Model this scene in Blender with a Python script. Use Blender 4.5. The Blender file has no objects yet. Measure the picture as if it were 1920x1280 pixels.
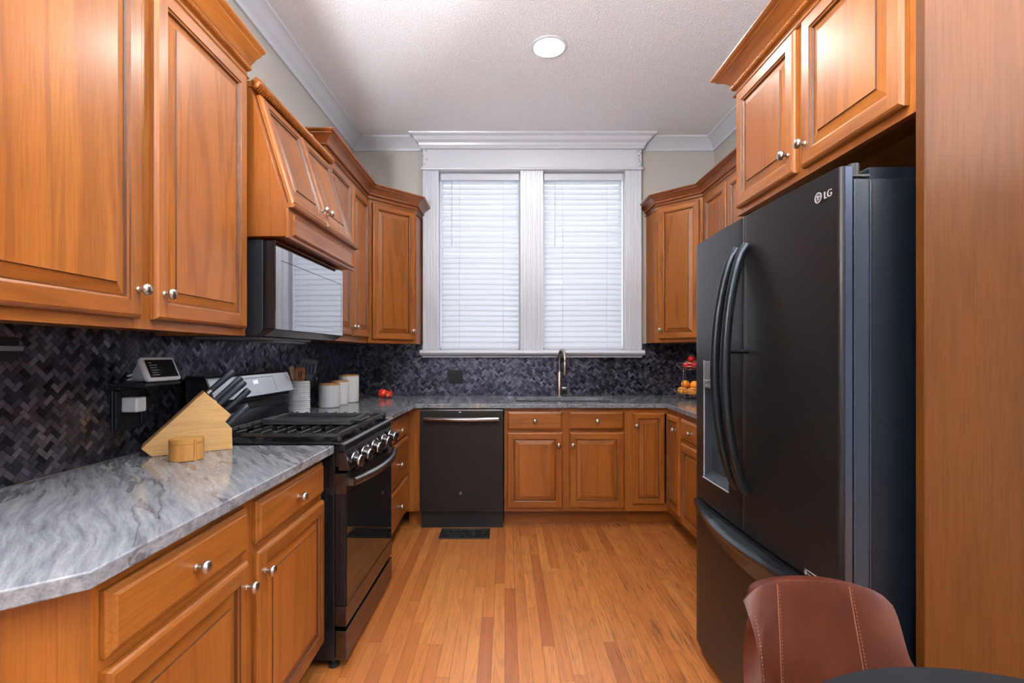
import bpy, bmesh, math, random
from mathutils import Vector, Matrix
from mathutils.geometry import tessellate_polygon
PI = math.pi
random.seed(7)
SC = bpy.context.scene
COL = SC.collection

# ------------------------------------------------------------------ camera, world, exposure
cam_data = bpy.data.cameras.new('camera')
cam_data.sensor_fit = 'HORIZONTAL'
cam_data.sensor_width = 36.0
cam_data.lens = 36.0 * 920 / 1920
cam_data.shift_x = 13.5 / 1920
cam_data.shift_y = 22.0 / 1920
cam_data.clip_start = 0.05
cam = bpy.data.objects.new('camera', cam_data)
COL.objects.link(cam)
cam.location = (0, 0, 1.25)
cam.rotation_euler = (PI / 2, 0, 0)
SC.camera = cam

world = bpy.data.worlds.new('daylight')
SC.world = world
world.use_nodes = True
wbg = world.node_tree.nodes['Background']
wbg.inputs['Color'].default_value = (0.92, 0.955, 1.0, 1)
wt = world.node_tree                                # overcast sky, brighter on the window side of the house
wc = wt.nodes.new('ShaderNodeTexCoord'); wsx = wt.nodes.new('ShaderNodeSeparateXYZ'); wmr = wt.nodes.new('ShaderNodeMapRange')
wt.links.new(wc.outputs['Generated'], wsx.inputs[0]); wt.links.new(wsx.outputs[1], wmr.inputs['Value'])
wmr.interpolation_type = 'SMOOTHSTEP'
for k, v in (('From Min', -0.6), ('From Max', 0.6), ('To Min', 0.30), ('To Max', 2.5)): wmr.inputs[k].default_value = v
wt.links.new(wmr.outputs[0], wbg.inputs['Strength'])

VS = SC.view_settings
VS.view_transform = 'Standard'
VS.look = 'None'
VS.gamma = 1.0
VS.exposure = 1.32
VS.use_curve_mapping = False
LAMP_STRENGTH = 115.0
GLOBE_STRENGTH = 14.0
UPLIGHT_STRENGTH = 560.0

# ------------------------------------------------------------------ mesh helpers
class MB:
    """collects pieces of geometry and links them as ONE mesh object"""
    def __init__(s):
        s.v = []; s.f = []; s.m = []
    def add(s, vs, fs, mi=0, M=None):
        b = len(s.v)
        for p in vs:
            p = Vector(p)
            s.v.append(M @ p if M is not None else p)
        for i, f in enumerate(fs):
            s.f.append([b + k for k in f])
            s.m.append(mi[i] if isinstance(mi, (list, tuple)) else mi)
        return s
    def box(s, x0, x1, y0, y1, z0, z1, mi=0, M=None):
        vs = [(x, y, z) for x in (x0, x1) for y in (y0, y1) for z in (z0, z1)]
        fs = [(0, 1, 3, 2), (4, 6, 7, 5), (0, 4, 5, 1), (2, 3, 7, 6), (0, 2, 6, 4), (1, 5, 7, 3)]
        return s.add(vs, fs, mi, M)
    def prism(s, poly, a0, a1, axis='z', mi=0, M=None, cap=None):
        n = len(poly)
        def P(u, v, a):
            return {'z': (u, v, a), 'y': (u, a, v), 'x': (a, u, v)}[axis]
        vs = [P(u, v, a0) for u, v in poly] + [P(u, v, a1) for u, v in poly]
        fs = [list(range(n)), list(range(n, 2 * n))] + [(i, (i + 1) % n, n + (i + 1) % n, n + i) for i in range(n)]
        c = mi if cap is None else cap
        return s.add(vs, fs, [c, c] + [mi] * n, M)
    def lathe(s, prof, n=24, mi=0, M=None):
        vs = []; fs = []
        for r, z in prof:
            for k in range(n):
                a = 2 * PI * k / n
                vs.append((r * math.cos(a), r * math.sin(a), z))
        for i in range(len(prof) - 1):
            for k in range(n):
                k2 = (k + 1) % n
                fs.append((i * n + k, i * n + k2, (i + 1) * n + k2, (i + 1) * n + k))
        if prof[0][0] > 1e-6: fs.append(list(range(n)))
        if prof[-1][0] > 1e-6: fs.append([(len(prof) - 1) * n + k for k in range(n)])
        return s.add(vs, fs, mi, M)
    def tube(s, pts, r, n=10, mi=0, M=None, closed=False, flat=1.0, up=(0, 0, 1)):
        pts = [Vector(p) for p in pts]; N = len(pts)
        rr = r if isinstance(r, (list, tuple)) else [r] * N
        vs = []; fs = []
        prev = None
        for i, p in enumerate(pts):
            if closed: d = pts[(i + 1) % N] - pts[i - 1]
            else: d = pts[min(i + 1, N - 1)] - pts[max(i - 1, 0)]
            d.normalize()
            if prev is None:
                u = Vector(up)
                if abs(u.dot(d)) > 0.95: u = Vector((1, 0, 0))
                a = (u - d * u.dot(d)).normalized()
            else:
                a = (prev - d * prev.dot(d)).normalized()
            prev = a
            b = d.cross(a)
            for k in range(n):
                t = 2 * PI * k / n
                vs.append(p + a * (rr[i] * math.cos(t) * flat) + b * (rr[i] * math.sin(t)))
        m = N if closed else N - 1
        for i in range(m):
            j = (i + 1) % N
            for k in range(n):
                k2 = (k + 1) % n
                fs.append((i * n + k, i * n + k2, j * n + k2, j * n + k))
        if not closed:
            fs.append(list(range(n))); fs.append([(N - 1) * n + k for k in range(n)])
        return s.add(vs, fs, mi, M)
    def ball(s, c, r, nu=20, nv=12, mi=0, sc=(1, 1, 1), M=None):
        prof = [(max(1e-7, r * math.sin(PI * i / nv)), -r * math.cos(PI * i / nv)) for i in range(nv + 1)]
        T = Matrix.Translation(c) @ Matrix.Diagonal((*sc, 1))
        return s.lathe(prof, nu, mi, (M @ T) if M is not None else T)
    def sweep(s, path, prof, z0=0, side=1, mi=0):
        """profile of (out, up) carried along a plan path with mitred corners"""
        P = [Vector(p) for p in path]; n = len(prof)
        nor = []
        for i in range(len(P) - 1):
            d = (P[i + 1] - P[i]).normalized(); nor.append(Vector((d.y, -d.x)) * side)
        offs = []
        for i in range(len(P)):
            if i == 0: o = nor[0]
            elif i == len(P) - 1: o = nor[-1]
            else:
                o = nor[i - 1] + nor[i]; o = o / max(1e-6, o.dot(nor[i]))
            offs.append(o)
        vs = [(P[i].x + offs[i].x * o, P[i].y + offs[i].y * o, z0 + z) for i in range(len(P)) for o, z in prof]
        fs = []
        for i in range(len(P) - 1):
            for k in range(n):
                k2 = (k + 1) % n
                fs.append((i * n + k, i * n + k2, (i + 1) * n + k2, (i + 1) * n + k))
        fs.append(list(range(n))); fs.append([(len(P) - 1) * n + k for k in range(n)])
        return s.add(vs, fs, mi)
    def rope(s, path, r, pitch, z, mi=0, lobes=4, sides=24):
        """twisted rope bead along a plan path"""
        for i in range(len(path) - 1):
            a = Vector((*path[i], z)); b = Vector((*path[i + 1], z)); L = (b - a).length
            d = (b - a).normalized(); u = Vector((0, 0, 1)); w = d.cross(u)
            N = max(2, int(L / (pitch / 4)))
            vs = []; fs = []
            for j in range(N + 1):
                p = a + d * (L * j / N); tw = 2 * PI * (L * j / N) / (pitch * lobes)
                for k in range(sides):
                    t = 2 * PI * k / sides
                    q = r * (0.70 + 0.34 * abs(math.cos(lobes * (t - tw) / 2)))
                    vs.append(p + u * q * math.cos(t) + w * q * math.sin(t))
            for j in range(N):
                for k in range(sides):
                    k2 = (k + 1) % sides
                    fs.append((j * sides + k, j * sides + k2, (j + 1) * sides + k2, (j + 1) * sides + k))
            fs.append(list(range(sides))); fs.append([N * sides + k for k in range(sides)])
            s.add(vs, fs, mi)
        return s
    def build(s, name, mats, parent=None, bevel=0, smooth=None, loc=(0, 0, 0), rot=(0, 0, 0), seg=2, recalc=True):
        me = bpy.data.meshes.new(name)
        me.from_pydata([tuple(p) for p in s.v], [], s.f)
        mats = mats if isinstance(mats, (list, tuple)) else [mats]
        for m in mats: me.materials.append(m)
        for p, i in zip(me.polygons, s.m): p.material_index = i
        if recalc:
            bm = bmesh.new(); bm.from_mesh(me)
            bmesh.ops.recalc_face_normals(bm, faces=bm.faces)
            bm.to_mesh(me); bm.free()
        if smooth or bevel:
            for p in me.polygons: p.use_smooth = True
            me.set_sharp_from_angle(angle=math.radians(smooth if smooth else 32))
        me.update()
        o = bpy.data.objects.new(name, me); COL.objects.link(o)
        o.location = loc; o.rotation_euler = rot
        if parent is not None: o.parent = parent
        if bevel:
            b = o.modifiers.new('edge', 'BEVEL'); b.width = bevel; b.segments = seg
            b.limit_method = 'ANGLE'; b.angle_limit = math.radians(35); b.harden_normals = True
        return o

def tag(o, label, cat, group=None, kind=None):
    o['label'] = label; o['category'] = cat
    if group: o['group'] = group
    if kind: o['kind'] = kind
    return o
def thing(name, label, cat, loc=(0, 0, 0), rotz=0, group=None):
    o = bpy.data.objects.new(name, None); COL.objects.link(o)
    o.empty_display_size = 0.05
    o.location = loc; o.rotation_euler = (0, 0, rotz)
    return tag(o, label, cat, group)
def struct(o, label, cat): return tag(o, label, cat, kind='structure')
def copy_tree(o, parent=None):
    kids = [c for c in COL.objects if c.parent == o]
    c = o.copy(); COL.objects.link(c)
    if parent is not None: c.parent = parent
    for k in kids: copy_tree(k, c)
    return c
def text_mesh(name, body, size, mat, parent, loc, rot, depth=0.0006, sx=1.0):
    cu = bpy.data.curves.new(name, 'FONT'); cu.body = body; cu.size = size; cu.extrude = depth
    t = bpy.data.objects.new(name + '_tmp', cu); COL.objects.link(t)
    dg = bpy.context.evaluated_depsgraph_get()
    me = bpy.data.meshes.new_from_object(t.evaluated_get(dg))
    bpy.data.objects.remove(t)
    me.materials.clear(); me.materials.append(mat)
    o = bpy.data.objects.new(name, me); COL.objects.link(o)
    o.parent = parent; o.location = loc; o.rotation_euler = rot; o.scale = (sx, 1, 1)
    return o
def arc(c, r, a0, a1, n):
    return [(c[0] + r * math.cos(a0 + (a1 - a0) * i / n), c[1] + r * math.sin(a0 + (a1 - a0) * i / n)) for i in range(n + 1)]
def rrect(x0, x1, y0, y1, r, n=4):
    return (arc((x1 - r, y0 + r), r, -PI / 2, 0, n) + arc((x1 - r, y1 - r), r, 0, PI / 2, n) +
            arc((x0 + r, y1 - r), r, PI / 2, PI, n) + arc((x0 + r, y0 + r), r, PI, 1.5 * PI, n))

# ------------------------------------------------------------------ materials
class NT:
    def __init__(s, name):
        s.mat = bpy.data.materials.new(name); s.mat.use_nodes = True
        s.t = s.mat.node_tree; s.n = s.t.nodes; s.b = s.n['Principled BSDF']; s.out = s.n['Material Output']
    def node(s, typ, attrs=None, **ins):
        nd = s.n.new('ShaderNode' + typ)
        for k, v in (attrs or {}).items(): setattr(nd, k, v)
        for k, v in ins.items():
            k2 = int(k[1:]) if k[0] == 'i' and k[1:].isdigit() else k.replace('_', ' ')
            s.set(nd.inputs[k2], v)
        return nd
    def set(s, sock, v):
        if hasattr(v, 'is_output'): s.t.links.new(v, sock)
        else:
            if isinstance(v, (tuple, list)) and len(v) == 3 and sock.type == 'RGBA': v = (*v, 1)
            sock.default_value = v
    def math(s, op, a, b=0.0, c=0.0):
        nd = s.n.new('ShaderNodeMath'); nd.operation = op
        s.set(nd.inputs[0], a); s.set(nd.inputs[1], b); s.set(nd.inputs[2], c)
        return nd.outputs[0]
    def vmath(s, op, a, b):
        nd = s.n.new('ShaderNodeVectorMath'); nd.operation = op
        s.set(nd.inputs[0], a); s.set(nd.inputs[1], b)
        return nd.outputs[0]
    def coord(s, which='Object'): return s.node('TexCoord').outputs[which]
    def mapping(s, vec, scale=(1, 1, 1), loc=(0, 0, 0), rot=(0, 0, 0)):
        return s.node('Mapping', Vector=vec, Scale=scale, Location=loc, Rotation=rot).outputs[0]
    def noise(s, vec, scale, detail=2, rough=0.5, dist=0.0, dim='3D'):
        return s.node('TexNoise', {'noise_dimensions': dim}, Vector=vec, Scale=scale, Detail=detail, Roughness=rough, Distortion=dist).outputs['Fac']
    def ramp(s, fac, stops, interp='LINEAR'):
        nd = s.n.new('ShaderNodeValToRGB'); nd.color_ramp.interpolation = interp
        el = nd.color_ramp.elements
        while len(el) < len(stops): el.new(0.5)
        for e, (p, c) in zip(el, stops):
            e.position = p; e.color = (*c, 1) if len(c) == 3 else c
        s.set(nd.inputs[0], fac); return nd.outputs[0]
    def mix(s, fac, a, b, mode='MIX'):
        nd = s.n.new('ShaderNodeMix'); nd.data_type = 'RGBA'; nd.blend_type = mode
        s.set(nd.inputs['Factor'], fac); s.set(nd.inputs[6], a); s.set(nd.inputs[7], b)
        return nd.outputs[2]
    def bump(s, h, strength=0.3, dist=0.01):
        return s.node('Bump', Height=h, Strength=strength, Distance=dist).outputs[0]
    def p(s, **kw):
        for k, v in kw.items(): s.set(s.b.inputs[k.replace('_', ' ')], v)
        return s.mat
def plain(name, col, rough=0.5, metal=0.0, **kw):
    n = NT(name)
    return n.p(Base_Color=col, Roughness=rough, Metallic=metal, **kw)
def g3(x): return (x, x, x)

def wood(name, axis, light, dark, line=0.45, rough=0.36, coat=0.15, scale=1.0, spec=0.45):
    n = NT(name)
    rnd = n.node('ObjectInfo').outputs['Random']
    off = n.node('CombineXYZ', X=n.math('MULTIPLY', rnd, 13.7), Y=n.math('MULTIPLY', rnd, 29.1), Z=n.math('MULTIPLY', rnd, 41.3)).outputs[0]
    co = n.vmath('ADD', n.coord(), off)
    a, k = 1.0 * scale, 0.09 * scale
    sc = {'x': (k, a, a), 'y': (a, k, a), 'z': (a, a, k)}[axis]
    v = n.mapping(co, sc)
    fl = n.noise(v, 5.0, 3, 0.5, 0.5)
    rings = n.math('MULTIPLY_ADD', n.math('SINE', n.math('MULTIPLY', fl, 40.0)), 0.5, 0.5)
    rl = n.ramp(rings, [(0.0, g3(0)), (0.72, g3(0.08)), (0.97, g3(1))])
    sc2 = {'x': (0.035, 1, 1), 'y': (1, 0.035, 1), 'z': (1, 1, 0.035)}[axis]
    fine = n.noise(n.mapping(co, sc2), 240.0, 3, 0.6)
    tone = n.noise(v, 2.2, 2, 0.5)
    base = n.mix(n.ramp(tone, [(0.3, g3(0)), (0.7, g3(1))]), light, dark)
    c1 = n.mix(n.math('MULTIPLY', rl, line), base, tuple(x * 0.55 for x in dark))
    c2 = n.mix(n.math('MULTIPLY', n.ramp(fine, [(0.42, g3(0)), (0.72, g3(1))]), 0.5), c1, tuple(x * 0.6 for x in dark))
    c3 = n.node('HueSaturation', Hue=0.5, Saturation=1.0, Value=n.math('MULTIPLY_ADD', rnd, 0.22, 0.89), Color=c2).outputs[0]
    n.p(Base_Color=c3, Roughness=rough, Specular_IOR_Level=spec, Coat_Weight=coat, Coat_Roughness=0.22, Normal=n.bump(fine, 0.05, 0.002))
    return n.mat
WL, WD = (0.3431, 0.1155, 0.01789), (0.2533, 0.07094, 0.008944)
WOOD_V = wood('cabinet_wood_upright', 'z', WL, WD)
WOOD_H = wood('cabinet_wood_level', 'x', WL, WD)
WOOD_Y = wood('cabinet_wood_run', 'y', (0.2778, 0.08204, 0.01754), (0.1797, 0.04644, 0.008772), 0.3)
WOOD_X = wood('cabinet_wood_cross', 'x', (0.2778, 0.08204, 0.01754), (0.1797, 0.04644, 0.008772), 0.3)
GROOVE = wood('cabinet_groove_line', 'z', (0.085, 0.026, 0.008), (0.060, 0.018, 0.006), 0.2)  # darker brown for the groove faces of doors and panels
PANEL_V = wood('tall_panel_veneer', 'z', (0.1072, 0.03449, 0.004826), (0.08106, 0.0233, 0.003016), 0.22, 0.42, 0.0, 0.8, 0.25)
RAW = wood('raw_pine', 'z', (0.70, 0.52, 0.30), (0.60, 0.42, 0.22), 0.2, 0.7, 0)
BLOCK = wood('knife_block_wood', 'x', (0.5504, 0.3354, 0.129), (0.4472, 0.2408, 0.0774), 0.25, 0.45, 0.1, 1.6)
BAMBOO = wood('bamboo', 'z', (0.5332, 0.2666, 0.0602), (0.43, 0.1892, 0.0387), 0.3, 0.4, 0.15, 1.5)
LIDWOOD = wood('lid_wood', 'x', (0.4988, 0.258, 0.0946), (0.3956, 0.1892, 0.0602), 0.3, 0.5, 0, 1.5)
SPOONWOOD = wood('spoon_wood', 'z', (0.5332, 0.3784, 0.2322), (0.4472, 0.2924, 0.1548), 0.2, 0.6, 0)
AMBERWOOD = wood('acacia_wood', 'z', (0.40, 0.15, 0.04), (0.25, 0.08, 0.02), 0.4, 0.4, 0.2)

def floor_mat():
    n = NT('oak_strip_floor')
    sep = n.node('SeparateXYZ', Vector=n.coord()); x, y = sep.outputs[0], sep.outputs[1]
    W, L = 0.0535, 0.95
    u = n.math('DIVIDE', x, W); ix = n.math('FLOOR', u); fx = n.math('FRACT', u)
    rx = n.node('TexWhiteNoise', {'noise_dimensions': '1D'}, W=ix).outputs['Value']
    w = n.math('ADD', n.math('DIVIDE', y, L), n.math('MULTIPLY', rx, 7.3)); iy = n.math('FLOOR', w); fy = n.math('FRACT', w)
    idv = n.node('CombineXYZ', X=ix, Y=iy, Z=0.0).outputs[0]
    wn = n.node('TexWhiteNoise', {'noise_dimensions': '2D'}, Vector=idv)
    r, rc = wn.outputs['Value'], wn.outputs['Color']
    base = n.ramp(r, [(0, (0.31, 0.088, 0.019)), (0.2, (0.40, 0.132, 0.031)), (0.55, (0.45, 0.158, 0.037)), (0.8, (0.50, 0.192, 0.047)), (1, (0.37, 0.112, 0.026))])
    co = n.vmath('ADD', n.coord(), n.vmath('MULTIPLY', rc, (9.0, 9.0, 9.0)))
    v = n.mapping(co, (1, 0.075, 1))
    fl = n.noise(v, 13.0, 3, 0.5, 0.7)
    rings = n.math('MULTIPLY_ADD', n.math('SINE', n.math('MULTIPLY', fl, 48.0)), 0.5, 0.5)
    rl = n.ramp(rings, [(0.0, g3(0)), (0.6, g3(0.1)), (0.95, g3(1))])
    fine = n.noise(n.mapping(co, (1, 0.03, 1)), 330.0, 3, 0.6)
    c = n.mix(n.math('MULTIPLY', rl, 0.32), base, (0.20, 0.062, 0.014))
    c = n.mix(n.math('MULTIPLY', n.ramp(fine, [(0.42, g3(0)), (0.7, g3(1))]), 0.30), c, (0.20, 0.065, 0.016))
    # worn black streaks, most of them towards the fridge and the room side
    wear = n.noise(n.mapping(co, (1, 0.055, 1)), 130.0, 2, 0.6)
    zone = n.math('MULTIPLY', n.ramp(n.math('MULTIPLY_ADD', x, 0.7, 0.35), [(0.25, g3(0.15)), (0.9, g3(1))]),
                  n.ramp(n.noise(n.coord(), 5.0, 3, 0.6), [(0.36, g3(0)), (0.56, g3(1))]))
    streak = n.math('MULTIPLY', n.ramp(wear, [(0.53, g3(0)), (0.62, g3(1))]), zone)
    c = n.mix(n.math('MULTIPLY', streak, 0.7), c, (0.045, 0.022, 0.012))
    gx = n.math('MINIMUM', fx, n.math('SUBTRACT', 1.0, fx)); gy = n.math('MULTIPLY', n.math('MINIMUM', fy, n.math('SUBTRACT', 1.0, fy)), L / W)
    gap = n.ramp(n.math('MINIMUM', gx, gy), [(0.0, g3(1)), (0.012, g3(0.8)), (0.03, g3(0))])
    c = n.mix(n.math('MULTIPLY', gap, 0.72), c, (0.07, 0.026, 0.008))
    ro = n.math('MULTIPLY_ADD', n.noise(n.coord(), 3.0, 3), 0.14, 0.26)
    h = n.math('SUBTRACT', n.math('MULTIPLY', fine, 0.15), gap)
    return n.p(Base_Color=c, Roughness=ro, Coat_Weight=0.15, Coat_Roughness=0.2, Normal=n.bump(h, 0.18, 0.002))
FLOOR = floor_mat()

def granite_mat():
    n = NT('grey_quartzite')
    co = n.mapping(n.coord(), (1, 1, 1), rot=(0, 0, math.radians(-39)))
    v = n.mapping(co, (1, 0.10, 1))
    warp = n.noise(co, 2.2, 3, 0.5)
    v2 = n.vmath('ADD', v, n.node('CombineXYZ', X=n.math('MULTIPLY', warp, 0.07), Y=0.0, Z=0.0).outputs[0])
    a = n.noise(v2, 62.0, 6, 0.72, 0.1)
    c = n.ramp(a, [(0.25, (0.06982, 0.07757, 0.09308)), (0.42, (0.1551, 0.1668, 0.1901)), (0.53, (0.2094, 0.2211, 0.2443)), (0.66, (0.2793, 0.291, 0.3065)), (0.8, (0.1706, 0.1784, 0.1939))])
    b = n.noise(v2, 9.0, 3, 0.5, 0.1)
    c = n.mix(n.ramp(b, [(0.62, g3(0)), (0.72, g3(0.8))]), c, (0.3879, 0.318, 0.2405))
    cr = n.noise(n.mapping(v2, (1, 1.6, 1), loc=(3, 1, 0)), 4.5, 5, 0.6, 0.15)
    vein = n.ramp(n.math('ABSOLUTE', n.math('SUBTRACT', cr, 0.5)), [(0.0, g3(1)), (0.008, g3(0.5)), (0.018, g3(0))])
    c = n.mix(n.math('MULTIPLY', vein, 0.7), c, (0.045, 0.045, 0.05))
    sp = n.noise(co, 260.0, 2, 0.5)
    c = n.mix(n.ramp(sp, [(0.55, g3(0)), (0.75, g3(0.35))]), c, (0.08, 0.085, 0.10))
    return n.p(Base_Color=c, Roughness=0.10, Specular_IOR_Level=0.45)
GRANITE = granite_mat()

def tile_mat():
    n = NT('black_mosaic_tile')
    geo = n.node('NewGeometry'); r = geo.outputs['Random Per Island']
    c = n.ramp(r, [(0, (0.03507, 0.03808, 0.05445)), (0.3, (0.08181, 0.08568, 0.1193)), (0.55, (0.1403, 0.1392, 0.1945)), (0.8, (0.2338, 0.2321, 0.3045)), (1, (0.09934, 0.09757, 0.1426))])
    ro = n.ramp(n.math('FRACT', n.math('MULTIPLY', r, 17.3)), [(0, g3(0.22)), (1, g3(0.46))])
    cl = n.noise(n.coord(), 40.0, 2)
    return n.p(Base_Color=c, Metallic=0.92, Roughness=ro, Normal=n.bump(cl, 0.08, 0.004))
TILE = tile_mat()
GROUT = plain('dark_grout', (0.04, 0.04, 0.045), 0.8)

def wall_mat():
    n = NT('greige_wall_paint')
    h = n.noise(n.coord(), 90.0, 3)
    return n.p(Base_Color=(0.4472, 0.43, 0.3913), Roughness=0.55, Normal=n.bump(h, 0.04, 0.003))
WALL = wall_mat()
def popcorn_mat():
    n = NT('textured_ceiling')
    h = n.noise(n.coord(), 95.0, 4, 0.65)
    h2 = n.ramp(h, [(0.42, g3(0)), (0.62, g3(1))])
    c = n.mix(h2, (0.79, 0.80, 0.83), (0.88, 0.89, 0.92))
    return n.p(Base_Color=c, Roughness=0.9, Normal=n.bump(h2, 0.55, 0.006))
CEIL = popcorn_mat()
def trim_mat():
    n = NT('white_gloss_trim')
    return n.p(Base_Color=(0.5848, 0.6149, 0.6794), Roughness=0.28)
TRIM = trim_mat()
def trim_chipped():
    n = NT('white_trim_chipped')
    co = n.coord(); x = n.node('SeparateXYZ', Vector=co).outputs[0]
    near = n.ramp(n.math('ABSOLUTE', n.math('SUBTRACT', x, 0.228)), [(0.0, g3(0)), (0.865, g3(0)), (0.885, g3(1))])
    ch = n.math('MULTIPLY', n.ramp(n.noise(co, 70.0, 3), [(0.56, g3(0)), (0.6, g3(1))]), near)
    return n.p(Base_Color=n.mix(ch, (0.585, 0.615, 0.679), (0.30, 0.31, 0.30)), Roughness=0.3)
TRIMC = trim_chipped()
def slat_mat():
    n = NT('white_blind_slat')
    n.p(Base_Color=(0.688, 0.7052, 0.7482), Roughness=0.4)
    tr = n.node('BsdfTranslucent', Color=(0.80, 0.82, 0.86)).outputs[0]
    mx = n.node('MixShader', i0=0.38, i1=n.b.outputs[0], i2=tr)
    n.t.links.new(mx.outputs[0], n.out.inputs[0]); return n.mat
SLAT = slat_mat()
def pane_mat():
    n = NT('window_glass')
    tr = n.node('BsdfTransparent', Color=(0.95, 0.97, 0.97)).outputs[0]
    gl = n.node('BsdfGlossy', Color=(1, 1, 1), Roughness=0.02).outputs[0]
    fr = n.node('Fresnel', IOR=1.45).outputs[0]
    mx = n.node('MixShader', i0=fr, i1=tr, i2=gl)
    n.t.links.new(mx.outputs[0], n.out.inputs[0]); return n.mat
PANE = pane_mat()
def emis(name, col, st):
    n = NT(name); return n.p(Base_Color=tuple(0.25 * x for x in col), Emission_Color=col, Emission_Strength=st)
LENS = emis('lamp_lens', (1.0, 0.97, 0.92), LAMP_STRENGTH)
NICKEL = plain('brushed_nickel', (0.50, 0.46, 0.42), 0.28, 1.0)
CHROME = plain('chrome_wire', (0.62, 0.60, 0.60), 0.18, 1.0)
STEEL = plain('stainless_steel', (0.52, 0.52, 0.53), 0.20, 1.0)
def brushed(name, col, rough, metal, axis='x'):
    n = NT(name)
    sc = {'x': (0.01, 1, 1), 'z': (1, 1, 0.01)}[axis]
    h = n.noise(n.mapping(n.coord(), sc), 700.0, 2)
    ro = n.math('MULTIPLY_ADD', h, 0.10, rough - 0.05)
    return n.p(Base_Color=col, Roughness=ro, Metallic=metal)
FRIDGE = brushed('black_stainless_door', (0.0402, 0.03874, 0.0424), 0.34, 0.85, 'z')
FRIDGE_H = plain('black_stainless_handle', (0.0301, 0.03612, 0.04472), 0.26, 0.8)
FRIDGE_EDGE = plain('black_stainless_edge', (0.0731, 0.0903, 0.1333), 0.26, 0.85)
def fridge_side_mat():
    n = NT('fridge_side_enamel')
    h = n.noise(n.coord(), 260.0, 2)
    return n.p(Base_Color=(0.005, 0.0075, 0.012), Roughness=0.36, Specular_IOR_Level=0.22, Normal=n.bump(h, 0.25, 0.002))
FSIDE = fridge_side_mat()
LINER = plain('fridge_door_liner', (0.01548, 0.02236, 0.03268), 0.35, Specular_IOR_Level=0.35)
GREYPL = plain('dispenser_grey', (0.17, 0.17, 0.185), 0.35, 0.4)
CAVITY = plain('dispenser_cavity', (0.0387, 0.0473, 0.0602), 0.4, 0.3)
MARK = plain('silver_mark', (0.75, 0.72, 0.76), 0.35, 0.6)
MARKDIM = plain('dim_print', (0.32, 0.31, 0.33), 0.5)
SLATE = brushed('slate_door', (0.02924, 0.02666, 0.02752), 0.40, 0.7, 'z')
SLATE_H = brushed('slate_handle', (0.27, 0.235, 0.225), 0.22, 1.0)
BLKPL = plain('black_plastic', (0.010, 0.011, 0.014), 0.42)
BLKGLOSS = plain('black_enamel', (0.008, 0.008, 0.010), 0.10)
BLKGLASS = plain('black_glass', (0.006, 0.006, 0.007), 0.03, 0.0, Specular_IOR_Level=0.8)
BLKSTEEL = plain('black_steel_trim', (0.11, 0.095, 0.10), 0.16, 0.95)
RANGE_H = plain('range_handle_steel', (0.20, 0.195, 0.20), 0.22, 0.95)
IRON = plain('cast_iron', (0.014, 0.014, 0.016), 0.24, Specular_IOR_Level=0.9)
IRONTOP = plain('griddle_iron', (0.025, 0.026, 0.03), 0.28, Specular_IOR_Level=0.8)
def mw_mat():
    n = NT('microwave_mirror_front')
    h = n.noise(n.coord(), 5.0, 1)
    return n.p(Base_Color=(0.47, 0.48, 0.50), Metallic=1.0, Roughness=0.035, Normal=n.bump(h, 0.02, 0.01))
MWFRONT = mw_mat()
def bg_mat():
    n = NT('rippled_steel_panel')
    h = n.noise(n.coord(), 9.0, 2)
    return n.p(Base_Color=(0.40, 0.395, 0.40), Metallic=1.0, Roughness=0.13, Normal=n.bump(h, 0.10, 0.01))
BGSTEEL = bg_mat()
LED = emis('clock_digits', (0.35, 0.5, 1.0), 1.6)
SCREEN = plain('display_screen', (0.012, 0.012, 0.015), 0.08)
SCREENTXT = emis('screen_lines', (0.6, 0.6, 0.6), 0.05)
WHITEPL = plain('white_plastic', (0.5676, 0.5848, 0.6192), 0.35)
GREYFAB = plain('grey_fabric_shell', (0.40, 0.41, 0.47), 0.8)
CERAMIC = plain('white_ceramic', (0.5676, 0.5934, 0.6192), 0.25)
def speckle():
    n = NT('speckled_ceramic')
    s = n.ramp(n.noise(n.coord(), 300.0, 2), [(0.60, g3(0)), (0.68, g3(1))])
    return n.p(Base_Color=n.mix(s, (0.66, 0.67, 0.67), (0.36, 0.36, 0.36)), Roughness=0.4)
SPECK = speckle()
NYLON = plain('dark_nylon', (0.020, 0.028, 0.038), 0.28)
KNIFEH = plain('knife_handle', (0.016, 0.022, 0.032), 0.34)
BLADE = plain('knife_bolster', (0.6, 0.6, 0.62), 0.25, 1.0)
REDGLOSS = plain('red_glaze', (0.72, 0.045, 0.022), 0.18)
PINKIN = plain('pink_glaze', (0.80, 0.20, 0.13), 0.3)
def orange_mat():
    n = NT('orange_peel')
    h = n.noise(n.coord(), 220.0, 2)
    return n.p(Base_Color=n.mix(n.noise(n.coord(), 14.0, 2), (0.85, 0.27, 0.015), (0.90, 0.34, 0.03)), Roughness=0.42, Normal=n.bump(h, 0.2, 0.002))
ORANGE = orange_mat()
TOMATO = plain('tomato_skin', (0.62, 0.018, 0.018), 0.16)
LEAFG = plain('green_calyx', (0.05, 0.16, 0.03), 0.6)
BANANA = plain('banana_skin', (0.80, 0.52, 0.05), 0.5)
def leather():
    n = NT('brown_leather')
    co = n.coord()
    a = n.noise(co, 7.0, 3, 0.6); g = n.noise(co, 380.0, 2)
    c = n.ramp(a, [(0.3, (0.0385, 0.007735, 0.003185)), (0.5, (0.0546, 0.0113, 0.00455)), (0.7, (0.0735, 0.01785, 0.00728))])
    return n.p(Base_Color=c, Roughness=0.40, Specular_IOR_Level=0.3, Normal=n.bump(g, 0.10, 0.002))
LEATHER = leather()
THREAD = plain('tan_thread', (0.17, 0.062, 0.028), 0.7)
TABLEBLK = plain('black_table_top', (0.007, 0.008, 0.010), 0.5, Specular_IOR_Level=0.25)
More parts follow.
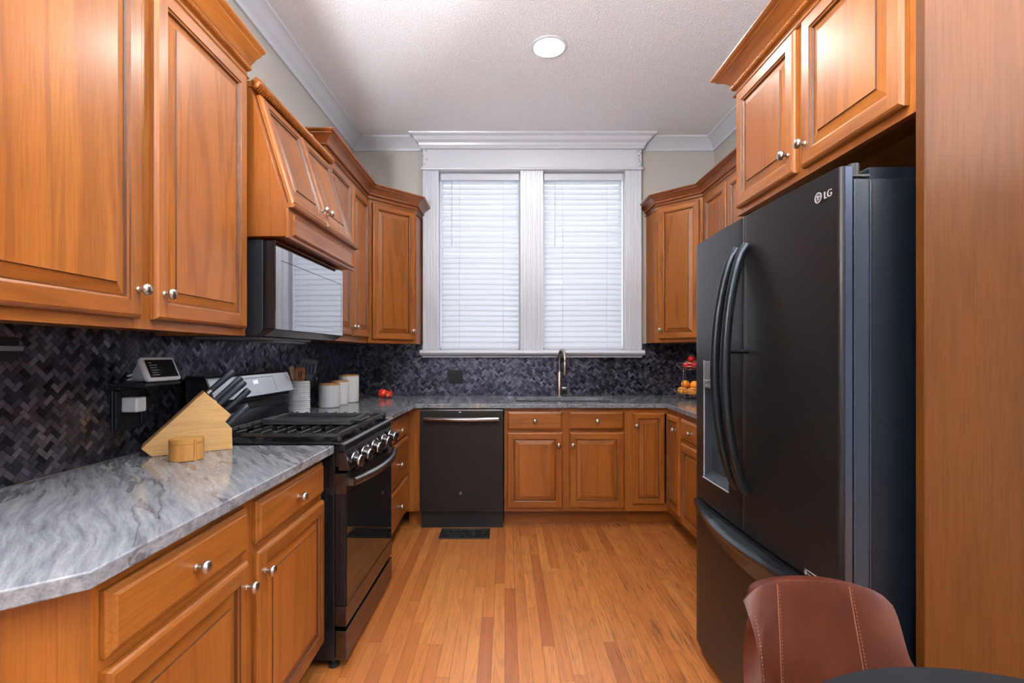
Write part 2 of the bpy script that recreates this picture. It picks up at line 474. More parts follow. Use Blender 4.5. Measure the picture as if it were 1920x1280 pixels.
VENTBLK = plain('black_cast_register', (0.012, 0.012, 0.013), 0.5)
OUTLETBLK = plain('black_outlet', (0.006, 0.006, 0.008), 0.35)
PLINTHBLK = plain('plinth_black', (0.01, 0.01, 0.012), 0.5)  # plain black base colour for plinths

# ------------------------------------------------------------------ room shell
CZ = 3.065
BW = 4.18                                    # back wall
def lw(y): return -1.343 + 0.0205 * (y - 1.5)   # the left wall runs slightly in
RW = 1.785
struct(MB().box(-1.9, 3.2, -2.5, BW + 0.2, -0.08, 0, 0).build('floor', FLOOR), 'worn orange oak strip floor running towards the window', 'floor')
struct(MB().box(-1.9, 3.2, -2.5, BW + 0.2, CZ, CZ + 0.1, 0).build('ceiling', CEIL), 'white popcorn textured ceiling', 'ceiling')
struct(MB().prism([(lw(-3), -3), (lw(BW), BW), (-1.6, BW), (-1.6, -3)], 0, CZ, 'z').build('wall_left', WALL), 'greige painted wall behind the range', 'wall')
struct(MB().box(RW, RW + 0.12, 1.0, BW, 0, CZ).build('wall_right', WALL), 'greige painted wall behind the refrigerator side', 'wall')
WX = [(-0.553, 0.128), (0.325, 1.010)]; WZ0, WZ1 = 1.275, 2.785
b = MB()
b.box(-1.6, WX[0][0], BW, BW + 0.15, 0, CZ); b.box(WX[1][1], RW + 0.12, BW, BW + 0.15, 0, CZ)
b.box(WX[0][0], WX[1][1], BW, BW + 0.15, 0, WZ0 - 0.02); b.box(WX[0][0], WX[1][1], BW, BW + 0.15, WZ1, CZ)
b.box(WX[0][1], WX[1][0], BW, BW + 0.15, WZ0 - 0.02, WZ1)
struct(b.build('wall_back', WALL), 'greige painted wall around the double window', 'wall')

# ceiling crown
cprof = [(0, 0), (0.012, 0), (0.016, 0.010), (0.012, 0.016), (0.018, 0.024), (0.030, 0.032), (0.055, 0.056), (0.078, 0.074), (0.088, 0.078), (0.098, 0.082), (0.100, 0.094), (0, 0.094)]
e = 0.001
struct(MB().sweep([(lw(-3) + e, -3), (lw(BW) + e, BW - e), (-0.70, BW - e)], cprof, CZ - 0.095, 1).build('trim_1', TRIM, smooth=25), 'white crown moulding along the left side of the ceiling', 'crown moulding')
struct(MB().sweep([(1.16, BW - e), (RW - e, BW - e), (RW - e, 1.2)], cprof, CZ - 0.095, 1).build('trim_2', TRIM, smooth=25), 'white crown moulding along the right side of the ceiling', 'crown moulding')

# window casings, fluted
def flute(x0, x1, y0, d):
    W = x1 - x0; pts = [(x0, y0), (x0, y0 - d)]
    n = 4; m = 0.018; fw = (W - 2 * m) / n
    for i in range(n):
        a = x0 + m + i * fw
        pts += [(a + fw * 0.16, y0 - d), (a + fw * 0.24, y0 - d + 0.006), (a + fw * 0.76, y0 - d + 0.006), (a + fw * 0.84, y0 - d)]
    pts += [(x1, y0 - d), (x1, y0)]
    return pts
C0 = BW - e
b = MB()
b.prism(flute(-0.688, -0.556, C0, 0.062), 1.278, 2.784, 'z')
b.prism(flute(1.014, 1.146, C0, 0.062), 1.278, 2.784, 'z')
b.prism(flute(0.131, 0.322, C0, 0.062), 1.278, 2.784, 'z')
struct(b.build('trim_3', TRIM), 'white fluted casings beside and between the two windows', 'window casing')
b = MB().box(-0.688, 1.146, C0 - 0.072, C0, 2.806, 2.956)
struct(b.build('trim_4', TRIMC, bevel=0.003), 'white flat frieze board over the double window, chipped at both ends', 'window header')
hp = [(0, 0), (0.012, 0), (0.020, 0.008), (0.018, 0.018), (0.026, 0.026), (0.032, 0.044), (0.050, 0.056), (0.056, 0.060), (0.070, 0.084), (0.098, 0.096), (0.102, 0.108), (0, 0.108)]
b = MB().sweep([(-0.688, C0), (-0.688, C0 - 0.072), (1.146, C0 - 0.072), (1.146, C0)], hp, 2.956, 1)
b.sweep([(-0.692, C0), (-0.692, C0 - 0.076), (1.150, C0 - 0.076), (1.150, C0)], [(0, 0), (0.006, 0), (0.010, 0.010), (0.006, 0.020), (0, 0.020)], 2.785, 1)
b.box(-0.692, 1.150, C0 - 0.076, C0, 2.785, 2.805)
struct(b.build('trim_5', TRIM, smooth=25), 'white moulded cornice on top of the window header', 'window header')
b = MB()
b.prism([(C0, 1.232), (C0 - 0.085, 1.232), (C0 - 0.10, 1.240), (C0 - 0.108, 1.254), (C0 - 0.10, 1.268), (C0 - 0.085, 1.276), (C0, 1.276)], -0.708, 1.166, 'x')
b.prism([(C0, 1.214), (C0 - 0.066, 1.214), (C0 - 0.072, 1.231), (C0, 1.231)], -0.690, 1.148, 'x')
struct(b.build('trim_6', TRIM, smooth=40), 'white rounded sill running under both windows', 'window sill')
for i, (x0, x1) in enumerate(WX):
    b = MB()
    y0, y1 = BW + 0.085, BW + 0.125
    for (xa, xb, za, zb) in ((x0, x0 + 0.020, WZ0, WZ1), (x1 - 0.020, x1, WZ0, WZ1), (x0, x1, WZ0, WZ0 + 0.025), (x0, x1, WZ1 - 0.03, WZ1)):
        b.box(xa, xb, y0, y1, za, zb)
    b.box(x0, x1, BW + 0.0, BW + 0.149, WZ0 - 0.019, WZ0).box(x0 + 0.0005, x0 + 0.004, BW - 0.001, BW + 0.084, WZ0, WZ1).box(x1 - 0.004, x1 - 0.0005, BW - 0.001, BW + 0.084, WZ0, WZ1).box(x0 + 0.004, x1 - 0.004, BW - 0.001, BW + 0.084, WZ1 - 0.004, WZ1 - 0.0005)
    w = b.build('window_%d' % (i + 1), TRIM, bevel=0.002)
    struct(w, ('white sash window behind the left blind', 'white sash window behind the right blind')[i], 'window')
    MB().box(x0 + 0.018, x1 - 0.018, BW + 0.10, BW + 0.106, WZ0 + 0.022, WZ1 - 0.027).build('pane', PANE, w)
    # blind
    t = thing('window_blind', ('white slatted blind lowered over the left window', 'white slatted blind lowered over the right window')[i], 'blind', ((x0 + x1) / 2, BW + 0.03, WZ0), 0, 'slatted blinds over the sink')
    hw = (x1 - x0) / 2 - 0.007; H = WZ1 - WZ0
    h = MB().box(-hw, hw, -0.028, 0.03, H - 0.048, H - 0.003)
    h.prism([(-0.043, H - 0.066), (-0.031, H - 0.066), (-0.031, H - 0.006), (-0.038, H - 0.006), (-0.043, H - 0.012)], -hw, hw, 'x')
    h.build('valance', TRIM, t, bevel=0.002)
    s = MB(); pitch = 0.0445; tilt = math.radians(64); sw2 = 0.0265
    zt = H - 0.072; k = 0; pitch = (zt - 0.046) / round((zt - 0.046) / pitch)
    while zt - k * pitch > 0.040:
        zc = zt - k * pitch; prof = []
        for j in range(5):
            q = -1 + j / 2; hgt = 0.0035 * (1 - q * q)
            yy = q * sw2 * math.cos(tilt); zz = q * sw2 * math.sin(tilt)
            prof.append((yy - hgt * math.sin(tilt), zz + hgt * math.cos(tilt)))
        jit = random.uniform(-0.0012, 0.0012)
        up = [(a, zc + c + 0.0012 + jit) for a, c in prof]; lo = [(a + 0.0008, zc + c - 0.0012 + jit) for a, c in prof]
        s.prism(up + lo[::-1], -hw + 0.004, hw - 0.004, 'x'); k += 1
    s.build('slats', SLAT, t, smooth=40)
    MB().box(-hw + 0.003, hw - 0.003, -0.026, 0.024, 0.004, 0.024).build('bottom_rail', TRIM, t, bevel=0.003)
    for xq in (-hw * 0.52, hw * 0.60):
        c = MB()
        c.tube([(xq, -0.026, H - 0.06), (xq, -0.026, 0.02)], 0.0013, 6); c.tube([(xq, 0.026, H - 0.05), (xq, 0.024, 0.02)], 0.0013, 6)
        c.build('ladder_cord', TRIM, t, smooth=60)
    MB().tube([(-hw * 0.72, -0.034, H - 0.07), (-hw * 0.72, -0.036, H - 0.62)], 0.0035, 8).build('tilt_wand', WHITEPL, t, smooth=60)

# ------------------------------------------------------------------ ceiling lights
lt = thing('ceiling_light', 'round glowing recessed ceiling light in front of the window', 'ceiling light', (0.262, 2.905, CZ), 0, 'recessed ceiling lights')
MB().lathe([(0.090, 0.0), (0.108, -0.001), (0.107, -0.006), (0.090, -0.010), (0.088, -0.004)], 40).build('trim_ring', TRIM, lt, smooth=40)
MB().lathe([(0.0001, -0.007), (0.060, -0.0075), (0.0885, -0.006), (0.0885, -0.001), (0.0001, -0.001)], 40).build('lens', LENS, lt, smooth=40)
for (x, y, lab) in ((0.26, 0.75, 'added unseen recessed light above the near end of the counter'), (-0.2, -0.75, 'added unseen recessed light over the dining end, left side'), (1.9, -0.75, 'added unseen recessed light over the dining end, right side')):
    c = copy_tree(lt); c.location = (x, y, CZ); c['label'] = lab  # copies out of view, added to brighten the room

t = thing('pendant_light', 'frosted globe pendant light hanging over the dining end', 'pendant light', (2.15, 0.0, 2.33), 0)
MB().ball((0, 0, 0), 0.13, 28, 18).build('globe', emis('frosted_globe', (1.0, 0.96, 0.90), GLOBE_STRENGTH), t, smooth=60)
MB().tube([(0, 0, 0.13), (0, 0, CZ - 2.33)], 0.008, 10).lathe([(0.06, CZ - 2.33), (0.06, CZ - 2.345), (0.0001, CZ - 2.35)], 24).build('stem', TRIM, t, smooth=40)

def uplight(label, x, y):  # unseen uplights added behind the camera to bounce light off the ceiling
    t = thing('added_uplight', label, 'added fill lamp', (x, y, 0), 0)
    MB().lathe([(0.0001, 0), (0.14, 0), (0.14, 0.018), (0.02, 0.03), (0.0001, 0.03)], 32).build('base', BLKPL, t, smooth=40)
    MB().tube([(0, 0, 0.025), (0, 0, 1.50)], 0.013, 12).build('pole', BLKPL, t, smooth=60)
    MB().lathe([(0.02, 1.495), (0.10, 1.53), (0.165, 1.60), (0.170, 1.60), (0.105, 1.522), (0.02, 1.485)], 32).build('bowl', BLKPL, t, smooth=40)
    MB().lathe([(0.0001, 1.596), (0.155, 1.596), (0.155, 1.590), (0.0001, 1.590)], 32).build('bulb_disc', emis('uplight_glow', (0.96, 0.97, 1.0), UPLIGHT_STRENGTH), t)
uplight('black torchiere added out of view to brighten the ceiling, left of the dining end', -0.90, -0.22)
uplight('black torchiere added out of view to brighten the ceiling, right of the dining end', 2.05, -0.22)

# ------------------------------------------------------------------ herringbone backsplash
def herring(W, H, holes=(), seed=1, X0=0.0, Z0=0.0, b=None):
    """45 degree herringbone of bevelled tiles filling a W x H panel in the local xz plane, front towards -y"""
    rnd = random.Random(seed); b = b or MB()
    tw = 0.0160; tl = 0.0320; g = 0.0012
    b.box(X0, W, 0.0012, 0.006, Z0, H, 1)
    ca = math.sqrt(0.5)
    n = int((W + H) / tw) + 6
    rects = []
    # classic herringbone with 2:1 tiles on a square grid of tw
    for j in range(-n, n):
        for i in range(-n, n):
            m = (i - j) % 4
            if m == 0: rects.append((i * tw, j * tw, tl, tw))
            elif m == 3: rects.append((i * tw, j * tw, tw, tl))
    for (u, v, a, c) in rects:
        uc, vc = u + a / 2, v + c / 2
        xc, zc = (uc - vc) * ca, (uc + vc) * ca
        if xc < X0 - 0.03 or xc > W + 0.03 or zc < Z0 - 0.03 or zc > H + 0.03: continue
        quad = [(u + g / 2, v + g / 2), (u + a - g / 2, v + g / 2), (u + a - g / 2, v + c - g / 2), (u + g / 2, v + c - g / 2)]
        pts = [((p - q) * ca, (p + q) * ca) for p, q in quad]
        # clip to the panel
        def clip(poly, f, inter):
            out = []
            for k in range(len(poly)):
                A, B = poly[k], poly[(k + 1) % len(poly)]
                fa, fb = f(A), f(B)
                if fa >= 0: out.append(A)
                if (fa >= 0) != (fb >= 0):
                    t = fa / (fa - fb); out.append((A[0] + (B[0] - A[0]) * t, A[1] + (B[1] - A[1]) * t))
            return out
        for f in (lambda P: P[0] - X0, lambda P: W - P[0], lambda P: P[1] - Z0, lambda P: H - P[1]):
            pts = clip(pts, f, None)
            if len(pts) < 3: break
        if len(pts) < 3: continue
        cx = sum(p[0] for p in pts) / len(pts); cz = sum(p[1] for p in pts) / len(pts)
        if any(hx0 < cx < hx1 and hz0 < cz < hz1 for hx0, hx1, hz0, hz1 in holes): continue
        tx = rnd.gauss(0, 0.016); tz = rnd.gauss(0, 0.016)
        vs = []; k = len(pts)
        for px, pz in pts: vs.append((px, 0.0012, pz))
        for px, pz in pts:
            vs.append((cx + (px - cx) * 0.985, -0.0012 + (px - cx) * tx + (pz - cz) * tz, cz + (pz - cz) * 0.985))
        b.add(vs, [list(range(k, 2 * k))] + [(q, (q + 1) % k, k + (q + 1) % k, k + q) for q in range(k)], 0)
    return b
LWROT = PI / 2 - math.atan(0.0205)
y0 = 0.30
o = herring(BW - 0.012 - y0, 0.46, seed=3).build('tile_backsplash', [TILE, GROUT], None, loc=(lw(y0) + 0.008, y0, 0.892), rot=(0, 0, LWROT))
tag(o, 'black herringbone mosaic backsplash along the left counter behind the range', 'backsplash')
lx0 = lw(BW) + 0.012
PW = RW - 0.002 - lx0
bk = herring(PW, 0.321, seed=5)
herring(-0.712 - lx0, 0.440, seed=6, Z0=0.3212, b=bk); herring(PW, 0.440, seed=9, X0=1.170 - lx0, Z0=0.3212, b=bk)
tag(bk.build('tile_backsplash', [TILE, GROUT], None, loc=(lx0, BW - 0.008, 0.892)), 'black herringbone mosaic backsplash under the window behind the sink', 'backsplash')

# ------------------------------------------------------------------ cabinets
RX90 = (PI / 2, 0, 0)
KNOB = [(0.0085, 0), (0.0085, 0.003), (0.0055, 0.006), (0.005, 0.014), (0.009, 0.017), (0.0155, 0.021), (0.0165, 0.026), (0.0140, 0.031), (0.008, 0.034), (0.0001, 0.035)]
def add_knob(parent, x, y, z):
    return MB().lathe(KNOB, 24).build('knob', NICKEL, parent, smooth=40, loc=(x, y, z), rot=RX90)
def rings(b, W, H, loops, cope=None, grooves=()):
    """nested rectangles of (inset, y) joined into a moulded frame; cope = index of the flat face cut with straight rails"""
    def L(i, y): return [(i, y, i), (W - i, y, i), (W - i, y, H - i), (i, y, H - i)]
    for k in range(len(loops) - 1):
        A, B = L(*loops[k]), L(*loops[k + 1])
        if k == cope:
            a, c = loops[k][0], loops[k + 1][0]; y = loops[k][1]
            for (x0, x1, z0, z1, m) in ((a, c, a, H - a, 0), (W - c, W - a, a, H - a, 0), (c, W - c, a, c, 1), (c, W - c, H - c, H - a, 1)):
                b.add([(x0, y, z0), (x1, y, z0), (x1, y, z1), (x0, y, z1)], [(0, 1, 2, 3)], m)
        else:
            for q in range(4):
                r = (q + 1) % 4
                b.add([A[q], A[r], B[r], B[q]], [(0, 1, 2, 3)], 2 if k in grooves else (1 if q in (0, 2) else 0))
    return L
def make_door(parent, x0, x1, z0, z1, knob=None, sw=0.055, loc=None, rot=(0, 0, 0), name='door', flip=False):
    """raised panel door; knob = (fraction across, z from the door's bottom)"""
    W, H = x1 - x0, z1 - z0
    b = MB()
    lp = [(0, 0), (0, -0.012), (0.0035, -0.0175), (0.009, -0.021), (sw - 0.010, -0.021), (sw - 0.0085, -0.0175), (sw - 0.003, -0.0155), (sw, -0.0095), (sw, 0.0)]
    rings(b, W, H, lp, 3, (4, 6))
    rings(b, W, H, [(sw, 0), (0, 0)])
    d = b.build(name, [WOOD_V, WOOD_H, GROOVE], parent, loc=loc if loc else (x0, -0.001, z0), rot=rot)
    p = MB()
    pl = [(sw - 0.006, -0.003), (sw - 0.006, -0.0085), (sw + 0.001, -0.0085), (sw + 0.030, -0.0150), (sw + 0.0315, -0.0190)]
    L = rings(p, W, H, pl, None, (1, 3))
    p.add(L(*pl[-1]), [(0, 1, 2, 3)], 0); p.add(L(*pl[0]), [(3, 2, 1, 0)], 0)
    p.build('raised_panel', [WOOD_V, WOOD_H, GROOVE], d)
    if knob: add_knob(d, W * knob[0] if knob[0] <= 1 else 0, -0.021, knob[1])
    return d
def make_drawer(parent, x0, x1, z0, z1, knob=0.5):
    W, H = x1 - x0, z1 - z0
    b = MB()
    lp = [(0, 0), (0, -0.009), (0.004, -0.0125), (0.010, -0.0150), (0.0125, -0.0185), (0.0160, -0.021)]
    L = rings(b, W, H, lp); b.m = [1] * len(b.m)
    b.add(L(*lp[-1]), [(0, 1, 2, 3)], 1); b.add(L(*lp[0]), [(3, 2, 1, 0)], 1)
    d = b.build('drawer', [WOOD_V, WOOD_H], parent, loc=(x0, -0.001, z0))
    if knob: add_knob(d, W * knob, -0.021, H / 2)
    return d
def frame_boxes(b, w, z0, z1, vx, hz):
    """face frame: uprights at the x ranges, rails at the z ranges"""
    for a, c in vx: b.box(a, c, 0, 0.02, z0, z1, 0)
    for i in range(len(vx) - 1):
        for a, c in hz: b.box(vx[i][1], vx[i + 1][0], 0.0004, 0.02, a, c, 1)
def wall_cabinet(label, loc, rot, w, d, z0, z1, doors, group=None):
    t = thing('wall_cabinet', label, 'wall cabinet', (loc[0], loc[1], 0), rot, group)
    MB().box(0, w, 0.02, d, z0 + 0.012, z1).box(0, 0.016, 0.02, d, z0, z0 + 0.012).box(w - 0.016, w, 0.02, d, z0, z0 + 0.012).build('carcass', WOOD_V, t)
    xs = [0] + [x for dd in doors for x in (dd[0] + 0.010, dd[1] - 0.010)] + [w]
    vx = [(xs[2 * i], xs[2 * i + 1]) for i in range(len(xs) // 2)]
    zb, zt = doors[0][2], doors[0][3]
    b = MB(); frame_boxes(b, w, z0, z1, vx, [(z0, zb + 0.012), (zt - 0.012, z1)])
    b.build('face_frame', [WOOD_V, WOOD_H], t)
    ds = [make_door(t, *dd[:4], knob=dd[4]) for dd in doors]
    return t, ds
def base_carcass(t, w, d, z0, z1, toe=0.09, shelf=True):
    b = MB()
    b.box(0, 0.018, 0.02, d, z0, z1, 0); b.box(w - 0.018, w, 0.02, d, z0, z1, 0)
    b.box(0.018, w - 0.018, 0.02, d, z0, z0 + 0.018, 1); b.box(0.018, w - 0.018, d - 0.012, d, z0 + 0.018, z1, 0)
    b.build('carcass', [WOOD_V, WOOD_H], t)
    MB().box(0, w, toe, toe + 0.016, 0, z0).build('toe_kick', WOOD_H, t)

KT = 0.858                       # underside of the worktop
# left, near: two door wall cabinet with its crown
uL, dsL = wall_cabinet('tall two-door honey wood wall cabinet above the left counter, left of the hood', (-1.0, 0.80), PI / 2, 1.09, 0.332, 1.317, 2.325,
    [(0.04, 0.529, 1.345, 2.302, (0.958, 0.075)), (0.58, 1.07, 1.345, 2.302, (0.058, 0.075))])
dsL[1].rotation_euler = (0, 0, 0)
CROWN = [(0, 0), (0.010, 0), (0.014, 0.004), (0.010, 0.010), (0.004, 0.013), (0.004, 0.032), (0.012, 0.034), (0.012, 0.050), (0.018, 0.052), (0.022, 0.058), (0.040, 0.078), (0.060, 0.090), (0.064, 0.090), (0.064, 0.097), (0.076, 0.101), (0.082, 0.108), (0.082, 0.114), (0, 0.114)]
def crown(name, label, path, z0, scale, side, mats, parent=None):
    pf = [(o * scale, z * scale) for o, z in CROWN]
    o = MB().sweep(path, pf, z0, side).build(name, mats, parent, smooth=22)
    # rope bead sits in the recess above the flat strip
    P = [Vector(p) for p in path]; off = []
    for i in range(len(P)):
        nn = []
        for a, c in ((i - 1, i), (i, i + 1)):
            if a >= 0 and c < len(P):
                d = (P[c] - P[a]).normalized(); nn.append(Vector((d.y, -d.x)) * side)
        v = nn[0] if len(nn) == 1 else (nn[0] + nn[1]) / max(1e-6, (nn[0] + nn[1]).dot(nn[0]))
        off.append(P[i] + v * 0.014 * scale)
    MB().rope(off, 0.0095 * scale, 0.0115, z0 + 0.042 * scale, lobes=4).build('rope_bead', mats, o, smooth=60)
    if label: tag(o, label, 'crown moulding')
    return o
# (cabinet frames: local x runs along the wall, local -y faces the room)
crown('crown', None, [(-0.25, 0.0), (1.098, 0.0)], 2.308, 0.95, 1, WOOD_H, uL)
MB().box(1.06, 1.082, 0.03, 0.06, 2.325, 2.395).build('cleat', RAW, uL)

# far left run, corner cabinet and the crown over both
wall_cabinet('narrow two-door wood wall cabinet between the hood and the left corner', (-1.0, 2.725), PI / 2, 0.838, 0.292, 1.325, 2.37,
    [(0.016, 0.425, 1.36, 2.347, (0.945, 0.06)), (0.450, 0.826, 1.36, 2.347, (0.06, 0.06))])
def corner_cabinet(label, A, B, back, z0, z1, rot, doorx, kn, dz):
    t = thing('corner_wall_cabinet', label, 'wall cabinet', (A[0], A[1], 0), rot)
    M = Matrix.Rotation(-rot, 4, 'Z')
    loc = lambda p: tuple((M @ Vector((p[0] - A[0], p[1] - A[1], 0))).xy)
    L = (Vector(B) - Vector(A)).length
    poly = [(0.012, 0.02), (L - 0.012, 0.02)] + [loc(p) for p in back]
    MB().prism(poly, z0, z1, 'z').build('carcass', WOOD_V, t)
    b = MB(); frame_boxes(b, L, z0, z1, [(0, doorx[0] + 0.012), (doorx[1] - 0.012, L)], [(z0, dz[0] + 0.012), (dz[1] - 0.012, z1)])
    b.build('face_frame', [WOOD_V, WOOD_H], t)
    make_door(t, doorx[0], doorx[1], dz[0], dz[1], knob=(kn, 0.07), sw=0.050)
    return t
corner_cabinet('wood corner wall cabinet left of the window with its door set at an angle', (-0.995, 3.568), (-0.697, 3.866),
    [(-0.697, 4.168), (-1.283, 4.168), (-1.295, 3.572), (-1.02, 3.572)], 1.325, 2.37, PI / 4, (0.030, 0.392), 0.93, (1.352, 2.350))
crown('crown_moulding', 'carved wood crown moulding on the cabinets between hood and window', [(-1.29, 2.722), (-0.998, 2.722), (-0.998, 3.567), (-0.697, 3.868), (-0.697, 4.168)], 2.371, 0.88, 1, WOOD_Y)

# right run, corner cabinet and crown
wall_cabinet('four-door wood wall cabinet on the right wall, mostly hidden behind the refrigerator', (1.467, 3.622), -PI / 2, 1.53, 0.312, 1.335, 2.405,
    [(0.050, 0.400, 1.365, 2.38, (0.93, 0.06)), (0.425, 0.775, 1.365, 2.38, (0.07, 0.06)), (0.80, 1.14, 1.365, 2.38, (0.93, 0.06)), (1.165, 1.505, 1.365, 2.38, (0.07, 0.06))])
corner_cabinet('wood corner wall cabinet right of the window with its door set at an angle', (1.200, 3.894), (1.466, 3.628),
    [(1.50, 3.628), (1.780, 3.628), (1.780, 4.168), (1.200, 4.168)], 1.335, 2.405, -PI / 4, (0.030, 0.352), 0.07, (1.362, 2.388))
crown('crown_moulding', 'carved wood crown moulding on the cabinets between window and refrigerator', [(1.200, 4.168), (1.200, 3.894), (1.465, 3.629), (1.465, 2.30)], 2.406, 0.80, 1, WOOD_Y)

# over the refrigerator
uF, _ = wall_cabinet('deep two-door wood wall cabinet over the refrigerator', (0.986, 2.082), -PI / 2, 0.918, 0.70, 1.83, 2.36,
    [(0.030, 0.440, 1.853, 2.332, (0.93, 0.07)), (0.478, 0.888, 1.853, 2.332, (0.07, 0.07))])
crown('crown', None, [(0.0, 0.45), (0.0, 0.0), (0.918, 0.0)], 2.337, 1.0, 1, WOOD_H, uF)
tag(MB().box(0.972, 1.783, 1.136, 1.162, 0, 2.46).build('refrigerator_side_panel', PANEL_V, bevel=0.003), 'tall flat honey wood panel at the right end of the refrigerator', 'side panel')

# mantle hood over the microwave
HROT = PI / 2 - 0.020
t = thing('hood_cabinet', 'sloping wood mantle hood with two tilted doors over the microwave', 'hood cabinet', (-0.843, 1.915, 0), HROT)
w = 0.782
MB().prism([(0.012, 1.707), (0.012, 1.832), (0.152, 2.29), (0.462, 2.29), (0.462, 1.707)], 0, w, 'x').build('carcass', WOOD_V, t, bevel=0.0015)
sl = math.atan2(0.140, 0.458)
for (a, c, k, nm) in ((0.030, 0.385, 0.93, 0), (0.400, 0.752, 0.07, 1)):
    make_door(t, a, c, 0, 0.452, knob=(k, 0.065), sw=0.048, loc=(a, 0.0125, 1.840), rot=(-sl, 0, 0))
b = MB()
b.box(-0.004, w + 0.004, 0.0, 0.012, 1.700, 1.822, 0)
b.build('apron', WOOD_H, t, bevel=0.002)
b = MB(); lp = [(0.0, 0.0), (0.0, -0.006), (0.006, -0.010), (0.012, -0.006), (0.018, -0.004)]
rings(b, w - 0.05, 0.088, lp); b.m = [1] * len(b.m)
b.add([(0.018, -0.004, 0.018), (w - 0.068, -0.004, 0.018), (w - 0.068, -0.004, 0.07), (0.018, -0.004, 0.07)], [(0, 1, 2, 3)], 1)
b.build('apron_panel', [WOOD_V, WOOD_H], t, loc=(0.025, 0.0, 1.714))
MB().prism([(0.010, 1.818), (-0.020, 1.818), (-0.026, 1.826), (-0.020, 1.834), (0.010, 1.838)], -0.006, w + 0.006, 'x').build('ledge', WOOD_H, t, smooth=30)
b = MB().box(-0.004, w, 0.128, 0.462, 2.290, 2.314)
b.build('top_board', WOOD_H, t, bevel=0.002)
b = MB(); b.rope([(-0.004, 0.128), (w, 0.128)], 0.020, 0.0150, 2.306, lobes=5, sides=30)
b.build('rope_bead', WOOD_H, t, smooth=60)
MB().box(w - 0.16, w - 0.135, 0.17, 0.20, 2.314, 2.385).build('cleat', RAW, t)

# base cabinets
t = thing('base_cabinet', 'two-door wood base cabinet under the near left counter with a clipped end', 'base cabinet', (-0.718, 0.85, 0), PI / 2)
w = 1.066
base_carcass(t, w, 0.585, 0.115, KT)
b = MB(); frame_boxes(b, w, 0.115, KT, [(0, 0.030), (0.480, 0.552), (1.038, w)], [(0.115, 0.143), (0.672, 0.720), (0.818, KT)])
b.build('face_frame', [WOOD_V, WOOD_H], t)
MB().prism([(-0.001, 0.002), (-0.235, 0.237), (-0.235, 0.580), (-0.001, 0.580)], 0.0, KT, 'z').build('end_panel', WOOD_V, t)
MB().prism([(0.0, -0.001), (-0.030, 0.029), (-0.029, 0.036), (0.0, 0.006)], 0.0, KT, 'z').build('end_stile', WOOD_V, t, bevel=0.001)
make_drawer(t, 0.018, 0.490, 0.7075, 0.8296); make_drawer(t, 0.543, 1.050, 0.7075, 0.8296)
make_door(t, 0.018, 0.490, 0.131, 0.6835, knob=(0.955, 0.490)); make_door(t, 0.543, 1.050, 0.131, 0.6835, knob=(0.055, 0.490))

t = thing('drawer_cabinet', 'three-drawer wood base cabinet between the range and the left corner', 'base cabinet', (-0.706, 2.675, 0), PI / 2)
w = 0.835
base_carcass(t, w, 0.575, 0.115, KT)
b = MB(); frame_boxes(b, w, 0.115, KT, [(0, 0.025), (w - 0.025, w)], [(0.115, 0.15), (0.380, 0.405), (0.660, 0.690), (0.812, KT)])
b.build('face_frame', [WOOD_V, WOOD_H], t)
for z0, z1 in ((0.140, 0.387), (0.396, 0.669), (0.680, 0.824)): make_drawer(t, 0.012, 0.818, z0, z1, 0.58)
b = MB().box(-0.685, -0.606, 3.522, 3.542, 0.115, KT).box(-0.704, -0.686, 3.512, 3.542, 0.115, KT, 0).box(-0.70, -0.606, 3.60, 3.616, 0, 0.115)
tag(b.build('cabinet_filler', WOOD_V), 'plain wood filler strip in the corner left of the dishwasher', 'cabinet filler')

t = thing('sink_cabinet', 'wood sink base cabinet with two doors and two false drawers beside the dishwasher', 'base cabinet', (-0.004, 3.522, 0), 0)
w = 0.908
base_carcass(t, w, 0.62, 0.117, KT)
b = MB(); frame_boxes(b, w, 0.117, KT, [(0, 0.032), (0.405, 0.478), (0.845, w)], [(0.117, 0.155), (0.672, 0.714), (0.822, KT)])
b.build('face_frame', [WOOD_V, WOOD_H], t)
for x0, x1, k in ((0.021, 0.418, 0.925), (0.466, 0.858, 0.06)):
    make_drawer(t, x0, x1, 0.702, 0.834); make_door(t, x0, x1, 0.143, 0.684, knob=(k, 0.455))

t = thing('corner_base_cabinet', 'L-shaped wood corner base cabinet with a folding door right of the sink', 'base cabinet', (0.905, 3.522, 0), 0)
b = MB().box(0, 0.018, 0.02, 0.62, 0.117, KT).box(0.018, 0.87, 0.02, 0.62, 0.117, 0.135, 1).box(0.27, 0.87, -0.292, 0.02, 0.117, 0.135, 1)
b.box(0.018, 0.87, 0.608, 0.62, 0.135, KT).box(0.858, 0.87, -0.292, 0.608, 0.135, KT).box(0.29, 0.858, -0.292, -0.276, 0.135, KT)
b.build('carcass', [WOOD_V, WOOD_H], t)
b = MB().box(0, 0.016, 0, 0.02, 0.117, KT).box(0.016, 0.265, 0.0004, 0.02, 0.117, 0.178, 1).box(0.016, 0.265, 0.0004, 0.02, 0.818, KT, 1)
b.box(0.265, 0.285, -0.292, 0.02, 0.117, 0.178, 1).box(0.265, 0.285, -0.292, 0.02, 0.818, KT, 1).box(0.266, 0.285, -0.292, -0.278, 0.178, 0.818)
b.build('face_frame', [WOOD_V, WOOD_H], t)
MB().box(0, 0.35, 0.09, 0.106, 0, 0.117).box(0.35, 0.366, -0.292, 0.106, 0, 0.117).build('toe_kick', WOOD_H, t)
make_door(t, 0.010, 0.240, 0.170, 0.822, knob=(0.10, 0.565), sw=0.045)
make_door(t, 0, 0.250, 0.170, 0.822, knob=(0.80, 0.565), sw=0.045, loc=(0.264, -0.026, 0.170), rot=(0, 0, -PI / 2))

